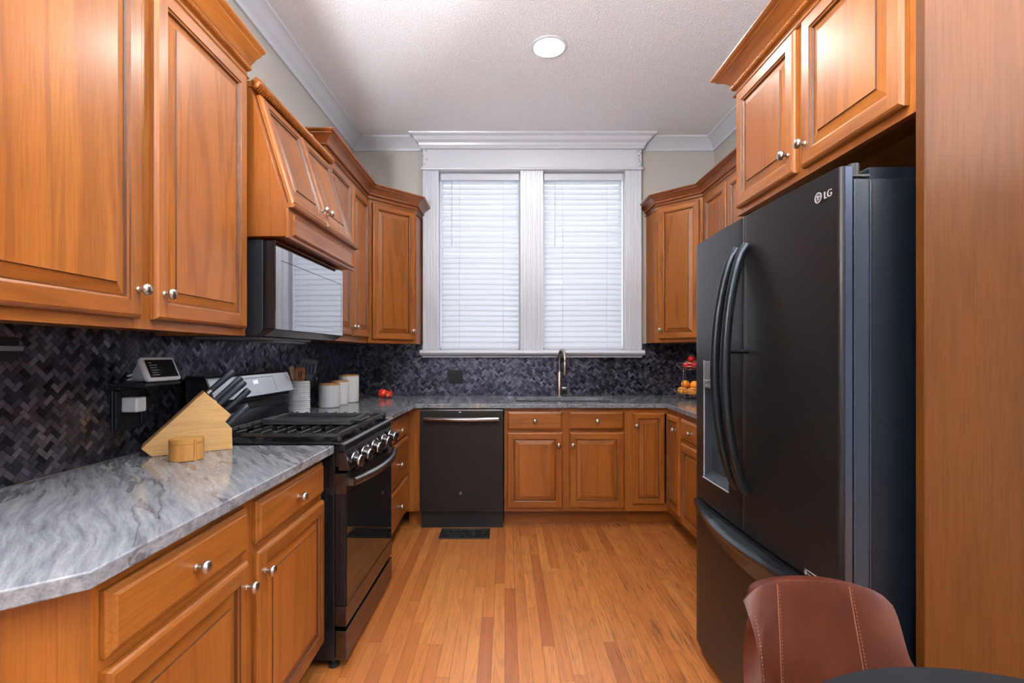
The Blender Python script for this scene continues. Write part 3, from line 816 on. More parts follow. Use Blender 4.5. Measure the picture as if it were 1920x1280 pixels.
t = thing('base_cabinet', 'wood base cabinet with drawers over doors on the right, running behind the refrigerator', 'base cabinet', (1.170, 3.228, 0), -PI / 2)
w = 1.082
base_carcass(t, w, 0.60, 0.117, KT)
b = MB(); frame_boxes(b, w, 0.117, KT, [(0, 0.022), (0.482, 0.548), (1.05, w)], [(0.117, 0.150), (0.655, 0.695), (0.812, KT)])
b.build('face_frame', [WOOD_V, WOOD_H], t)
for x0, x1, k in ((0.010, 0.492, 0.93), (0.537, 1.062, 0.06)):
    make_drawer(t, x0, x1, 0.684, 0.822, 0.42); make_door(t, x0, x1, 0.138, 0.664, knob=(k, 0.46))

# ------------------------------------------------------------------ worktops
def slab(outer, hole, z0, z1):
    b = MB()
    loops = [outer] + ([hole] if hole else [])
    flat = [p for l in loops for p in l]
    tri = tessellate_polygon([[Vector((p[0], p[1], 0)) for p in l] for l in loops])
    n = len(flat)
    vs = [(x, y, z1) for x, y in flat] + [(x, y, z0) for x, y in flat]
    fs = [tuple(t) for t in tri] + [tuple(k + n for k in reversed(t)) for t in tri]
    s = 0
    for l in loops:
        for i in range(len(l)):
            j = (i + 1) % len(l); fs.append((s + i, s + j, n + s + j, n + s + i))
        s += len(l)
    return b.add(vs, fs, 0)
tag(slab([(lw(0.40) + 0.012, 0.40), (-1.04, 0.50), (-0.764, 0.743), (-0.684, 0.811), (-0.668, 1.922), (lw(1.922) + 0.012, 1.922)], None, KT, 0.890).build('worktop', GRANITE, bevel=0.004),
    'grey veined stone worktop on the near left with a clipped corner', 'worktop')
hole = rrect(0.083, 0.815, 3.655, 4.030, 0.02, 3)
tag(slab([(lw(2.668) + 0.012, 2.668), (-0.676, 2.668), (-0.634, 3.484), (1.152, 3.500), (1.133, 2.867), (1.130, 2.125), (1.776, 2.125), (1.776, 4.166), (lw(4.166) + 0.012, 4.166)], hole, KT, 0.890).build('worktop', GRANITE, bevel=0.004),
    'U-shaped grey veined stone worktop under the window around the sink', 'worktop')
t = thing('sink', 'dark steel undermount sink basin below the window', 'sink', (0.449, 3.8425, 0.65), 0)
b = MB(); P = rrect(-0.372, 0.372, -0.193, 0.193, 0.03, 4); Q = rrect(-0.362, 0.362, -0.183, 0.183, 0.03, 4); n = len(P)
b.add([(x, y, 0.207) for x, y in P] + [(x, y, 0) for x, y in P] + [(x, y, 0.207) for x, y in Q] + [(x, y, 0.01) for x, y in Q],
      [(i, (i + 1) % n, n + (i + 1) % n, n + i) for i in range(n)] + [(2 * n + i, 3 * n + i, 3 * n + (i + 1) % n, 2 * n + (i + 1) % n) for i in range(n)] +
      [(i, 2 * n + i, 2 * n + (i + 1) % n, (i + 1) % n) for i in range(n)] + [list(range(n, 2 * n)), list(range(3 * n, 4 * n))])
b.build('basin', plain('dark_sink_steel', (0.16, 0.165, 0.18), 0.3, 0.8), t, smooth=30)
MB().lathe([(0.045, 0.010), (0.045, 0.013), (0.03, 0.012), (0.0001, 0.011)], 24).build('drain', CHROME, t, smooth=40)

# faucet
t = thing('faucet', 'brushed nickel pull-down gooseneck faucet behind the sink', 'faucet', (0.455, 4.085, 0.890), 0)
MB().lathe([(0.030, 0), (0.030, 0.006), (0.0235, 0.010), (0.0225, 0.20), (0.019, 0.206), (0.0001, 0.206)], 28).build('body', NICKEL, t, smooth=40)
pts = [(0, 0, 0.20), (0, 0, 0.26), (0, 0, 0.305)] + [(0.012 * (1 - math.cos(a)), -0.085 * (1 - math.cos(a)), 0.305 + 0.085 * math.sin(a)) for a in [PI * k / 12 for k in range(1, 13)]] + [(0.024, -0.17, 0.28)]
MB().tube(pts, 0.0135, 14).build('gooseneck', NICKEL, t, smooth=60)
MB().lathe([(0.0145, 0), (0.0165, -0.01), (0.0175, -0.09), (0.015, -0.105), (0.0001, -0.105)], 20).build('spray_head', NICKEL, t, smooth=40, loc=(0.024, -0.17, 0.29))
hb = MB().tube([(0.018, 0, 0.068), (0.055, 0, 0.068)], 0.013, 16)
hb.tube([(0.050, -0.004, 0.066), (0.066, -0.012, 0.078), (0.074, -0.016, 0.112)], [0.008, 0.007, 0.006], 10)
hb.build('handle', NICKEL, t, smooth=40)

# ------------------------------------------------------------------ dishwasher
t = thing('dishwasher', 'slate grey dishwasher with a bar handle between the corner and sink cabinets', 'dishwasher', (-0.601, 3.478, 0), 0)
w = 0.590
MB().box(0.004, w - 0.004, 0.034, 0.60, 0.10, 0.850).build('tub', BLKPL, t)
MB().box(0, w, 0, 0.032, 0.124, 0.842).build('door_panel', SLATE, t, bevel=0.004)
MB().box(0, w, 0.0, 0.032, 0.8435, 0.850).build('top_trim', STEEL, t, bevel=0.001)
MB().box(0.004, w - 0.004, 0.045, 0.06, 0.0, 0.118).build('toe_panel', BLKPL, t)
pts = [(0.035 + (w - 0.07) * k / 16, -0.012 - 0.040 * math.sin(PI * (0.12 + 0.76 * k / 16)), 0.785) for k in range(17)]
hb = MB().tube(pts, 0.017, 12, flat=1.0); hb.box(0.030, 0.052, -0.026, 0.0, 0.770, 0.800); hb.box(w - 0.052, w - 0.030, -0.026, 0.0, 0.770, 0.800)
hb.build('handle', SLATE_H, t, smooth=50)
MB().lathe([(0.012, 0), (0.012, 0.002), (0.0095, 0.003), (0.0001, 0.003)], 24).build('badge', SLATE_H, t, smooth=40, loc=(w * 0.485, 0, 0.258), rot=RX90)
MB().ball((w * 0.48, 0.0, 0.832), 0.007, 12, 8, sc=(1.2, 0.2, 0.6)).build('status_light', MARK, t, smooth=60)

# floor register
t = thing('floor_register', 'black ornate iron floor vent in front of the dishwasher', 'floor vent', (-0.275, 3.395, 0), 0)
b = MB(); W2, H2 = 0.172, 0.092
b.box(-W2, W2, -H2, -H2 + 0.018, 0, 0.007).box(-W2, W2, H2 - 0.018, H2, 0, 0.007).box(-W2, -W2 + 0.018, -H2 + 0.018, H2 - 0.018, 0, 0.007).box(W2 - 0.018, W2, -H2 + 0.018, H2 - 0.018, 0, 0.007)
b.build('border', VENTBLK, t, bevel=0.0015)
b = MB().box(-W2 + 0.018, W2 - 0.018, -H2 + 0.018, H2 - 0.018, 0.0, 0.0015)
for i in range(5):
    for j in (-1, 1):
        c = (-0.12 + 0.06 * i, 0.032 * j, 0.004)
        b.tube([(c[0] + 0.026 * math.cos(a), c[1] + 0.026 * math.sin(a), c[2]) for a in [2 * PI * k / 20 for k in range(20)]], 0.0025, 6, closed=True)
        b.tube([(c[0] + 0.013 * math.cos(a), c[1] + 0.013 * math.sin(a), c[2]) for a in [2 * PI * k / 14 for k in range(14)]], 0.002, 6, closed=True)
for i in range(6): b.box(-0.151 + 0.06 * i, -0.149 + 0.06 * i, -H2 + 0.018, H2 - 0.018, 0.0015, 0.005)
b.box(-W2 + 0.018, W2 - 0.018, -0.0015, 0.0015, 0.0015, 0.005)
b.build('scroll_grille', VENTBLK, t, smooth=50)

# outlets on the back wall
def outlet(label, x, z, w, h, y=None, n=1):
    t = thing('wall_outlet', label, 'outlet', (x, BW - 0.0095, z), 0)
    MB().box(-w / 2, w / 2, -0.006, 0, -h / 2, h / 2).build('cover_plate', OUTLETBLK, t, bevel=0.002)
    for i in range(n):
        xx = (i - (n - 1) / 2) * 0.046
        b = MB().box(xx - 0.0165, xx + 0.0165, -0.0085, -0.006, -0.034, 0.034)
        b.build('socket' if not (n == 2 and i == 0) else 'switch', plain('outlet_face', (0.012, 0.012, 0.014), 0.25), t, bevel=0.0015)
outlet('single black wall outlet on the tile near the left corner', -1.081, 1.061, 0.070, 0.115)
outlet('double black wall plate on the tile above the dishwasher', -0.415, 1.050, 0.118, 0.115, n=2)
o = herring(2.04, 0.44, seed=8).build('tile_backsplash', [TILE, GROUT], None, loc=(RW - 0.009, BW - 0.012, 0.892), rot=(0, 0, -PI / 2))
tag(o, 'black herringbone mosaic backsplash on the right wall behind the fruit stand', 'backsplash')

# ------------------------------------------------------------------ gas range
t = thing('gas_range', 'black gas range with steel backguard between the left cabinets', 'range', (-0.626, 1.936, 0), PI / 2 - 0.022)
w = 0.714
b = MB().box(0, w, 0.046, 0.640, 0.035, 0.884)
b.box(0.006, w - 0.006, 0.02, 0.046, 0.80, 0.884)
b.build('body', BLKGLOSS, t, bevel=0.003)
b = MB(); b.prism([(0.004, 0.858), (0.004, 0.888), (0.016, 0.898), (0.56, 0.898), (0.56, 0.885), (0.03, 0.885), (0.03, 0.858)], 0, w, 'x')
b.build('cooktop', BLKGLOSS, t, bevel=0.006, seg=3)
b = MB(); b.prism([(0.008, 0.857), (-0.012, 0.786), (0.030, 0.786), (0.030, 0.857)], 0.012, w - 0.012, 'x')
b.prism([(0.006, 0.857), (-0.014, 0.786), (0.030, 0.786), (0.030, 0.857)], 0, 0.012, 'x'); b.prism([(0.006, 0.857), (-0.014, 0.786), (0.030, 0.786), (0.030, 0.857)], w - 0.012, w, 'x')
cp = b.build('control_panel', BLKSTEEL, t, bevel=0.0015)
KT2 = Matrix.Rotation(-0.27, 4, 'X')
for x in (0.068, 0.195, 0.345, 0.505, 0.640):
    k = MB().lathe([(0.027, 0), (0.027, 0.006), (0.0235, 0.008), (0.0235, 0.020), (0.0225, 0.034), (0.019, 0.038), (0.0001, 0.038)], 28, 0)
    k.box(-0.006, 0.006, -0.0225, 0.0225, 0.036, 0.050, 1)
    k.lathe([(0.0272, 0.001), (0.0285, 0.002), (0.0285, 0.006), (0.0272, 0.007)], 28, 2).lathe([(0.0228, 0.026), (0.0242, 0.028), (0.0242, 0.033), (0.0228, 0.035)], 28, 2)
    k.build('knob', [BLKGLOSS, BLKSTEEL, CHROME], t, smooth=35, loc=(x, -0.003, 0.822), rot=(PI / 2 + 0.27, 0, 0))
d = MB().box(0.0, w, 0.004, 0.044, 0.252, 0.775)
door = d.build('oven_door', BLKGLOSS, t, bevel=0.003)
MB().box(0.0, w, 0.0, 0.044, 0.170, 0.249).build('door_trim', BLKSTEEL, door, bevel=0.002)
MB().box(0.010, w - 0.010, 0.0, 0.0038, 0.254, 0.690).build('oven_window', BLKGLASS, door)
b = MB().box(0.0, w, 0.0, 0.0038, 0.694, 0.773).box(-0.0005, 0.0, 0.002, 0.044, 0.694, 0.773)
for i in range(6): b.box(0.12 + 0.085 * i, 0.165 + 0.085 * i, -0.0006, 0.0, 0.762, 0.766, 1)
b.build('door_header', [BLKSTEEL, BLKPL], door)
pts = [(0.030 + (w - 0.06) * k / 20, -0.010 - 0.056 * math.sin(PI * (0.06 + 0.88 * k / 20)), 0.735) for k in range(21)]
b = MB().tube(pts, 0.0155, 12, flat=1.15); b.box(0.020, 0.046, -0.022, 0.0, 0.722, 0.748); b.box(w - 0.046, w - 0.020, -0.022, 0, 0.722, 0.748)
b.build('handle', RANGE_H, door, smooth=50)
MB().box(0.0, w, 0.0, 0.044, 0.038, 0.152).build('drawer', BLKSTEEL, t, bevel=0.003)
for x in (0.03, w - 0.03):
    for y in (0.06, 0.60): MB().lathe([(0.022, 0), (0.022, 0.012), (0.012, 0.016), (0.012, 0.040)], 16).build('leg', BLKPL, t, smooth=40, loc=(x, y, 0))
# backguard
b = MB().box(0, w, 0.575, 0.640, 0.884, 1.048).prism([(0.560, 1.030), (0.560, 1.046), (0.575, 1.050), (0.575, 1.020)], 0.0, w, 'x').prism([(0.552, 0.898), (0.575, 0.99), (0.575, 0.898)], 0, w, 'x')
bg = b.build('backguard', BLKGLOSS, t, bevel=0.002)
MB().prism([(0.530, 1.052), (0.566, 1.150), (0.580, 1.156), (0.640, 1.156), (0.640, 1.050), (0.57, 1.046)], 0.012, w - 0.004, 'x').build('steel_panel', BGSTEEL, bg, bevel=0.003)
MB().prism([(0.528, 1.050), (0.564, 1.151), (0.580, 1.158), (0.642, 1.158), (0.642, 1.040)], 0.0, 0.011, 'x').build('end_cap', BLKGLOSS, bg)
sa = math.atan2(0.036, 0.098)
pn = MB(); y0p = 0.0
for (x0, x1, z0, z1) in ((0.24, 0.242, 0, 0.072), (0.53, 0.532, 0, 0.072), (0.24, 0.532, 0.070, 0.072)): pn.box(x0, x1, -0.0006, 0.0005, z0, z1)
pn.build('display_outline', BLKPL, bg, loc=(0, 0.5365, 1.068), rot=(-sa, 0, 0))
text_mesh('clock_digits', '1:41', 0.026, LED, bg, (0.335, 0.5495, 1.108), (PI / 2 - sa, 0, 0))
# grates
def grate(x0, x1):
    b = MB(); yA, yB = 0.035, 0.535; zt = 0.936
    for yy in (yA, yB): b.prism([(yy - 0.009, 0.917), (yy + 0.009, 0.917), (yy + 0.007, zt), (yy - 0.007, zt)], x0, x1, 'x')
    for xx in (x0 + 0.006, x1 - 0.006): b.box(xx - 0.006, xx + 0.006, yA, yB, 0.915, zt - 0.006)
    k = 0; y = yA + 0.052
    mid = (x0 + x1) / 2
    while y < yB - 0.03:
        ln = 0.078 if k % 2 else 0.098
        for xa, xb, s in ((x0 + 0.006, x0 + 0.006 + ln, 1), (x1 - 0.006 - ln, x1 - 0.006, -1)):
            b.prism([(y - 0.0055, 0.917), (y + 0.0055, 0.917), (y + 0.004, zt), (y - 0.004, zt)], xa, xb, 'x')
        y += 0.052; k += 1
    for xx in (x0 + 0.01, x1 - 0.01):
        for yy in (yA, yB): b.box(xx - 0.008, xx + 0.008, yy - 0.008, yy + 0.008, 0.8985, 0.917)
    b.build('grate', IRON, t, bevel=0.0035, seg=3)
for a, c in ((0.012, 0.236), (0.240, 0.474), (0.478, 0.702)): grate(a, c)
for x, y, r in ((0.125, 0.16, 0.045), (0.125, 0.41, 0.036), (0.357, 0.285, 0.050), (0.590, 0.16, 0.040), (0.590, 0.41, 0.036)):
    MB().lathe([(r + 0.012, 0.898), (r + 0.012, 0.903), (r, 0.905), (r, 0.912), (r - 0.004, 0.915), (0.0001, 0.915)], 28).build('burner_cap', IRON, t, smooth=40, loc=(x, y, 0))
# griddle plate on the middle grate
b = MB(); X0, X1, Y0, Y1 = 0.205, 0.440, 0.055, 0.440; zb = 0.9365
b.box(X0, X1, Y0, Y1, zb, zb + 0.008)
for (a, c, d2, e2) in ((X0, X0 + 0.008, Y0, Y1), (X1 - 0.008, X1, Y0, Y1), (X0 + 0.008, X1 - 0.008, Y0, Y0 + 0.008), (X0 + 0.008, X1 - 0.008, Y1 - 0.008, Y1)): b.box(a, c, d2, e2, zb + 0.008, zb + 0.024)
g = thing('griddle', 'flat black griddle plate lying over the middle of the range', 'griddle', (-0.626, 1.936, 0), PI / 2 - 0.022)
b.build('plate', IRONTOP, g, bevel=0.003)
for yy in (Y1, Y0 - 0.035):
    MB().box(X0 + 0.05, X1 - 0.05, yy, yy + 0.035, zb + 0.010, zb + 0.018).build('grip', IRONTOP, g, bevel=0.003)

# ------------------------------------------------------------------ microwave
t = thing('microwave', 'black over-the-range microwave with a mirror front under the hood cabinet', 'microwave', (-0.903, 1.934, 0), PI / 2 - 0.022)
w = 0.748
MB().box(0, w, 0.052, 0.405, 1.318, 1.700).build('body', BLKPL, t, bevel=0.003)
d = MB().box(0, w, 0.003, 0.050, 1.345, 1.696).build('door', BLKGLOSS, t, bevel=0.002)
b = MB(); fx0, fx1, fz0, fz1 = 0.046, 0.722, 1.376, 1.622
b.box(0.001, fx0, 0.0, 0.003, 1.346, 1.695).box(fx1 + 0.0035, w - 0.001, 0, 0.003, 1.346, 1.695).box(fx0, fx1 + 0.0035, 0, 0.003, 1.346, fz0 - 0.001).box(fx0, fx1 + 0.0035, 0, 0.003, fz1 + 0.0025, 1.695)
b.build('front_frame', MWFRONT, d)
MB().box(fx0 + 0.001, fx1, 0.0002, 0.003, fz0, fz1).build('window', MWFRONT, d)
MB().prism([(0.002, 1.344), (0.046, 1.318), (0.09, 1.318), (0.05, 1.344)], 0, w, 'x').build('bottom_lip', BLKSTEEL, t)
b = MB().box(0.05, w - 0.2, 0.09, 0.36, 1.306, 1.318).box(0.18, 0.50, 0.10, 0.20, 1.296, 1.306)
b.build('vent_grille', GREYPL, t, bevel=0.002)
for z in (1.60, 1.345):
    MB().ball((-0.001, 0.125, z), 0.006, 12, 8, sc=(0.5, 1, 1)).build('screw', STEEL, t, smooth=60)

# ------------------------------------------------------------------ refrigerator
t = thing('refrigerator', 'black stainless french door refrigerator with ice dispenser and lower freezer drawer', 'refrigerator', (0.812, 2.086, 0), -PI / 2)
W = 0.892
def bow(x):
    u = 2 * x / W - 1
    return -0.014 * (1 - u * u) + 0.006 * (x / W)
def curved(b, x0, x1, z0, z1, yb, r0=0.0, r1=0.0, n=12, mi=0, dy=0.0):
    xs = sorted(set([x0 + (x1 - x0) * k / n for k in range(n + 1)] + ([x0 + r0 * (1 - math.cos(PI / 2 * k / 6)) for k in range(7)] if r0 else []) + ([x1 - r1 * (1 - math.cos(PI / 2 * k / 6)) for k in range(7)] if r1 else [])))
    def yf(x):
        y = bow(x) + dy
        if r0 and x < x0 + r0: q = 1 - (x - x0) / r0; y += r0 * (1 - math.sqrt(max(0, 1 - q * q)))
        if r1 and x > x1 - r1: q = 1 - (x1 - x) / r1; y += r1 * (1 - math.sqrt(max(0, 1 - q * q)))
        return y
    poly = [(x, yf(x)) for x in xs] + [(x1, yb), (x0, yb)]
    b.prism(poly, z0, z1, 'z', mi)
    return b
MB().box(0.004, W - 0.004, 0.082, 0.745, 0.035, 1.678).build('cabinet_body', FSIDE, t, bevel=0.004)
b = MB().box(0.02, W - 0.02, 0.09, 0.30, 1.6785, 1.712)
b.build('hinge_cover', FSIDE, t, bevel=0.004)
MB().lathe([(0.0001, 1.676), (0.013, 1.676), (0.013, 1.716), (0.011, 1.718), (0.0001, 1.718)], 20).build('hinge_pin', BLKPL, t, smooth=40, loc=(W - 0.022, 0.052, 0))
MB().box(0.02, W - 0.02, 0.09, 0.16, 0, 0.035).build('base_grille', BLKPL, t)
zs, ztop = 0.652, 1.706
# left (far) door with the dispenser recess
dx0, dx1, dz0, dz1 = 0.103, 0.330, 0.752, 1.222
xm = 0.436
b = MB()
curved(b, 0.0, xm, zs, dz0, 0.034, 0.012, 0.006); curved(b, 0.0, xm, dz1, ztop, 0.034, 0.012, 0.006)
curved(b, 0.0, dx0, dz0, dz1, 0.034, 0.012, 0.0, 4); curved(b, dx1, xm, dz0, dz1, 0.034, 0, 0.006, 4)
L = b.build('left_door', FRIDGE, t, smooth=30)
MB().box(0.006, xm - 0.004, 0.038, 0.078, zs + 0.004, ztop - 0.02).build('liner', LINER, L)
b = MB().box(dx0, dx1, 0.030, 0.036, dz0, 1.112).box(dx0, dx0 + 0.0015, -0.004, 0.030, dz0, 1.112).box(dx1 - 0.0015, dx1, -0.004, 0.030, dz0, 1.112)
b.prism([(-0.002, dz0), (-0.008, dz0 + 0.004), (0.030, dz0 + 0.024), (0.030, dz0)], dx0, dx1, 'x')
b.build('dispenser_recess', CAVITY, L)
b = MB().box(dx0 - 0.001, dx1 + 0.001, -0.014, -0.006, dz0 - 0.002, dz0 + 0.0005).box(dx0 - 0.001, dx0 + 0.0004, -0.0085, 0.0, dz0, dz1)
b.build('dispenser_trim', MARKDIM, L)
b = MB(); curved(b, dx0 + 0.002, dx1 - 0.002, 1.112, dz1 - 0.002, 0.034, n=6, dy=-0.002)
dp = b.build('dispenser_panel', GREYPL, L)
b = MB()
for k in range(5): b.box(dx0 + 0.022 + 0.040 * k, dx0 + 0.046 + 0.040 * k, -0.0125, -0.011, 1.140 + 0.003 * (k % 2), 1.145 + 0.003 * (k % 2))
for k in range(4): b.box(dx0 + 0.022 + 0.040 * k, dx0 + 0.040 + 0.040 * k, -0.0125, -0.011, 1.122, 1.1245)
for k in range(3): b.box(dx0 + 0.105, dx0 + 0.135 - 0.006 * k, -0.0135, -0.012, 1.190 - 0.009 * k, 1.193 - 0.009 * k)
b.build('panel_icons', MARK, dp)
MB().prism([(0.004, 1.112), (0.000, 1.085), (0.010, 1.070), (0.028, 1.075), (0.028, 1.112)], dx0 + 0.065, dx0 + 0.150, 'x').build('spout', GREYPL, L, bevel=0.003)
MB().prism([(0.010, 1.068), (0.004, 0.985), (0.012, 0.98), (0.030, 1.068)], dx0 + 0.085, dx0 + 0.135, 'x').build('lever', GREYPL, L, bevel=0.002)
# right (near) door
b = MB(); curved(b, xm + 0.006, W, zs, ztop, 0.034, 0.006, 0.014, 16)
R = b.build('right_door', FRIDGE, t, smooth=30)
MB().box(W - 0.0012, W + 0.0006, 0.016, 0.033, zs + 0.002, ztop - 0.002).build('edge_strip', FRIDGE_EDGE, R)
b = MB().box(xm + 0.012, W - 0.002, 0.038, 0.079, zs + 0.004, ztop - 0.030)
b.build('liner', LINER, R, bevel=0.003)
b = MB().box(W - 0.0018, W + 0.0002, 0.0375, 0.0405, zs + 0.006, ztop - 0.034).box(W - 0.0018, W + 0.0002, 0.0765, 0.0795, zs + 0.006, ztop - 0.034)
b.build('liner_bead', FRIDGE_EDGE, R)
MB().box(W - 0.05, W - 0.001, 0.034, 0.078, ztop - 0.026, ztop - 0.019).build('hinge_plate', BLKPL, R, bevel=0.002)
# bowed handles
def bar(parent, x, s, post=None):
    N = 28; pts = []
    for k in range(N + 1):
        u = k / N; z = 0.790 + 0.815 * u
        pts.append((x + s * 0.006 * math.sin(PI * u), bow(x) - 0.004 - 0.075 * math.sin(PI * u) ** 0.62, z))
    b = MB().tube(pts, 0.0155, 12, flat=1.0, up=(0, -1, 0))
    if post: b.tube([(x, bow(x) + 0.004, post), (x, bow(x) - 0.078, post)], 0.0075, 12)
    b.build('handle', FRIDGE_H, parent, smooth=60)
bar(L, xm - 0.030, -1, 1.256); bar(R, xm + 0.036, 1, 1.256)
# emblem, lettering and sticker
FR = (PI / 2, 0, 0)
x = 0.815; yb = bow(x) - 0.0006
MB().lathe([(0.0140, 0), (0.0140, 0.0016), (0.0118, 0.0016), (0.0118, 0)], 32).lathe([(0.0001, 0.0005), (0.0116, 0.0005), (0.0116, 0)], 32, 1).box(-0.0016, 0.0000, -0.005, 0.006, 0, 0.0015).box(0, 0.0035, -0.005, -0.0035, 0, 0.0015).box(0.003, 0.011, 0.0005, 0.0022, 0, 0.0015).box(-0.006, -0.003, 0.003, 0.0055, 0, 0.0015).build('round_emblem', [MARK, GREYPL], R, smooth=30, loc=(x, yb, 1.652), rot=FR)
text_mesh('lettering', 'LG', 0.0265, MARK, R, (0.834, bow(0.85) - 0.0015, 1.6425), FR, 0.0008)
b = MB().box(0.758, 0.845, bow(0.80) - 0.0022, bow(0.80) + 0.002, 0.6680, 0.6694)
b.build('sticker_line', MARK, R)
MB().lathe([(0.0001, 0.0004), (0.0058, 0.0004), (0.0058, 0)], 20).build('sticker_emblem', MARKDIM, R, loc=(0.766, bow(0.77) - 0.0008, 0.6605), rot=FR)
text_mesh('sticker_print', 'Inverter Linear', 0.0095, MARKDIM, R, (0.774, bow(0.80) - 0.0022, 0.6575), FR, 0.0003)
# freezer drawer with a crescent pull
b = MB(); curved(b, 0.0, W, 0.040, zs - 0.010, 0.078, 0.012, 0.014, 20)
F = b.build('freezer_drawer', FRIDGE, t, smooth=30)
N = 32; xs = [0.012 + (W - 0.024) * k / N for k in range(N + 1)]
prof = []
vs = []; fs = []
for k, xx in enumerate(xs):
    u = math.sin(PI * k / N); p = 0.012 + 0.052 * u; dr = 0.030 + 0.060 * u
    f = bow(xx)
    sec = [(f + 0.002, zs - 0.012), (f - p * 0.80, zs - 0.013), (f - p, zs - 0.022), (f - p * 0.96, zs - 0.034), (f - p * 0.55, zs - 0.036 - dr * 0.30), (f - p * 0.18, zs - 0.040 - dr * 0.72), (f + 0.002, zs - 0.042 - dr)]
    vs += [(xx, y, z) for y, z in sec]
m = 7
for k in range(N):
    for j in range(m):
        j2 = (j + 1) % m; fs.append((k * m + j, k * m + j2, (k + 1) * m + j2, (k + 1) * m + j))
fs += [tuple(range(m)), tuple(N * m + j for j in range(m))]
MB().add(vs, fs).build('pull', FRIDGE_H, F, smooth=38)

# ------------------------------------------------------------------ things on the left counter
CT = 0.8902
# knife block (profile u along its face, z up, thickness away from the camera)
KB = thing('knife_block', 'slanted pale wood knife block on the left counter', 'knife block', (-1.226, 1.702, CT), math.atan2(0.573, 0.82))
KBP = [(0.0, 0.0), (-0.030, 0.031), (0.157, 0.220), (0.244, 0.128), (0.224, 0.102), (0.246, 0.078), (0.248, 0.0)]
MB().prism(KBP, 0.0, 0.095, 'y').build('block', BLOCK, KB, bevel=0.003)
ub = Vector((0.820, 0, 0.573)); ub = Vector(((ub.x) / ub.length, 0, ub.z / ub.length))
kd = Vector((0.72, 0, 0.69)).normalized()
def knife(label, u, z, thick, ln, r, squash, tip=True):
    k = thing('knife', label, 'knife', KB.matrix_basis @ Vector((u, thick, z)), KB.rotation_euler.z, 'knives in the block')
    pts = [Vector((0, 0, 0)) + kd * (ln * q) for q in (0.006, 0.12, 0.35, 0.65, 0.9, 0.985, 1.0)]
    rr = [r * 0.80, r * 0.86, r * 0.92, r, r * 1.08, r * 0.95, r * 0.55]
    MB().tube(pts, rr, 14, flat=squash, up=(0, 1, 0)).build('handle', KNIFEH, k, smooth=50)
    if tip:
        MB().tube([kd * 0.0004, kd * 0.016], r * 0.86, 14, flat=squash * 1.02, up=(0, 1, 0)).build('bolster', BLADE, k, smooth=50)
    return k
knife('long black knife handle at the top of the wood block', 0.172, 0.208, 0.070, 0.122, 0.0125, 0.72)
knife('upper black knife handle of the middle pair in the block', 0.196, 0.182, 0.050, 0.122, 0.0120, 0.72, False)
knife('lower black knife handle of the middle pair in the block', 0.207, 0.170, 0.025, 0.118, 0.0125, 0.72, False)
knife('black knife handle between the middle pair and the lowest pair', 0.234, 0.143, 0.060, 0.108, 0.0125, 0.72, False)
knife('black knife handle at the bottom of the block, nearer the wall', 0.236, 0.092, 0.052, 0.098, 0.0105, 0.72, False)
knife('black knife handle at the bottom of the block, nearer the room', 0.236, 0.092, 0.024, 0.094, 0.0105, 0.72, False)
# salt cellar
t = thing('salt_box', 'small round bamboo box with swivel lid in front of the knife block', 'box', (-1.082, 1.668, CT), 0)
MB().lathe([(0.049, 0), (0.0515, 0.002), (0.0515, 0.056), (0.050, 0.057), (0.0001, 0.057)], 40).build('box_body', BAMBOO, t, smooth=35)
b = MB().lathe([(0.0001, 0.0576), (0.0515, 0.0576), (0.0520, 0.060), (0.0515, 0.070), (0.050, 0.0715), (0.0001, 0.0715)], 40)
b.build('lid', BAMBOO, t, smooth=35)
MB().lathe([(0.004, 0.0), (0.004, 0.0725), (0.0001, 0.0725)], 12).build('pivot_pin', BAMBOO, t, smooth=40, loc=(0.046, -0.026, 0))

# outlet with shelf, charger and smart display
def wall_pt(y, off=0.009): return lw(y) + off
t = thing('wall_outlet', 'black outlet with a small shelf on the left tile wall, holding the display', 'outlet', (wall_pt(1.725), 1.725, 1.055), LWROT)
MB().box(-0.070, 0.070, -0.008, 0.0, -0.072, 0.070).build('cover_plate', OUTLETBLK, t, bevel=0.005, seg=3)
MB().box(-0.070, -0.044, -0.020, -0.008, -0.070, 0.068).build('cover_rib', FSIDE, t, bevel=0.006, seg=3)
MB().box(0.048, 0.068, -0.016, -0.008, -0.060, 0.050).build('cover_rib', FSIDE, t, bevel=0.006, seg=3)
b = MB().box(-0.085, 0.085, -0.135, 0.0, 0.082, 0.094).box(-0.07, 0.07, -0.030, 0.0, 0.070, 0.082)
b.build('shelf', BLKPL, t, bevel=0.004)
tx, ty = t.location.x, t.location.y
c = thing('plug_adapter', 'white cube charger plugged in under the small shelf', 'charger', (tx + 0.004, ty - 0.016, 1.072), LWROT)
MB().box(-0.024, 0.024, -0.062, -0.0062, -0.026, 0.026).build('charger_body', WHITEPL, c, bevel=0.006, seg=3)
s = thing('smart_display', 'white smart display with a dark screen on the little wall shelf', 'smart display', (tx + 0.088, ty + 0.006, 1.1496), LWROT - math.radians(4))
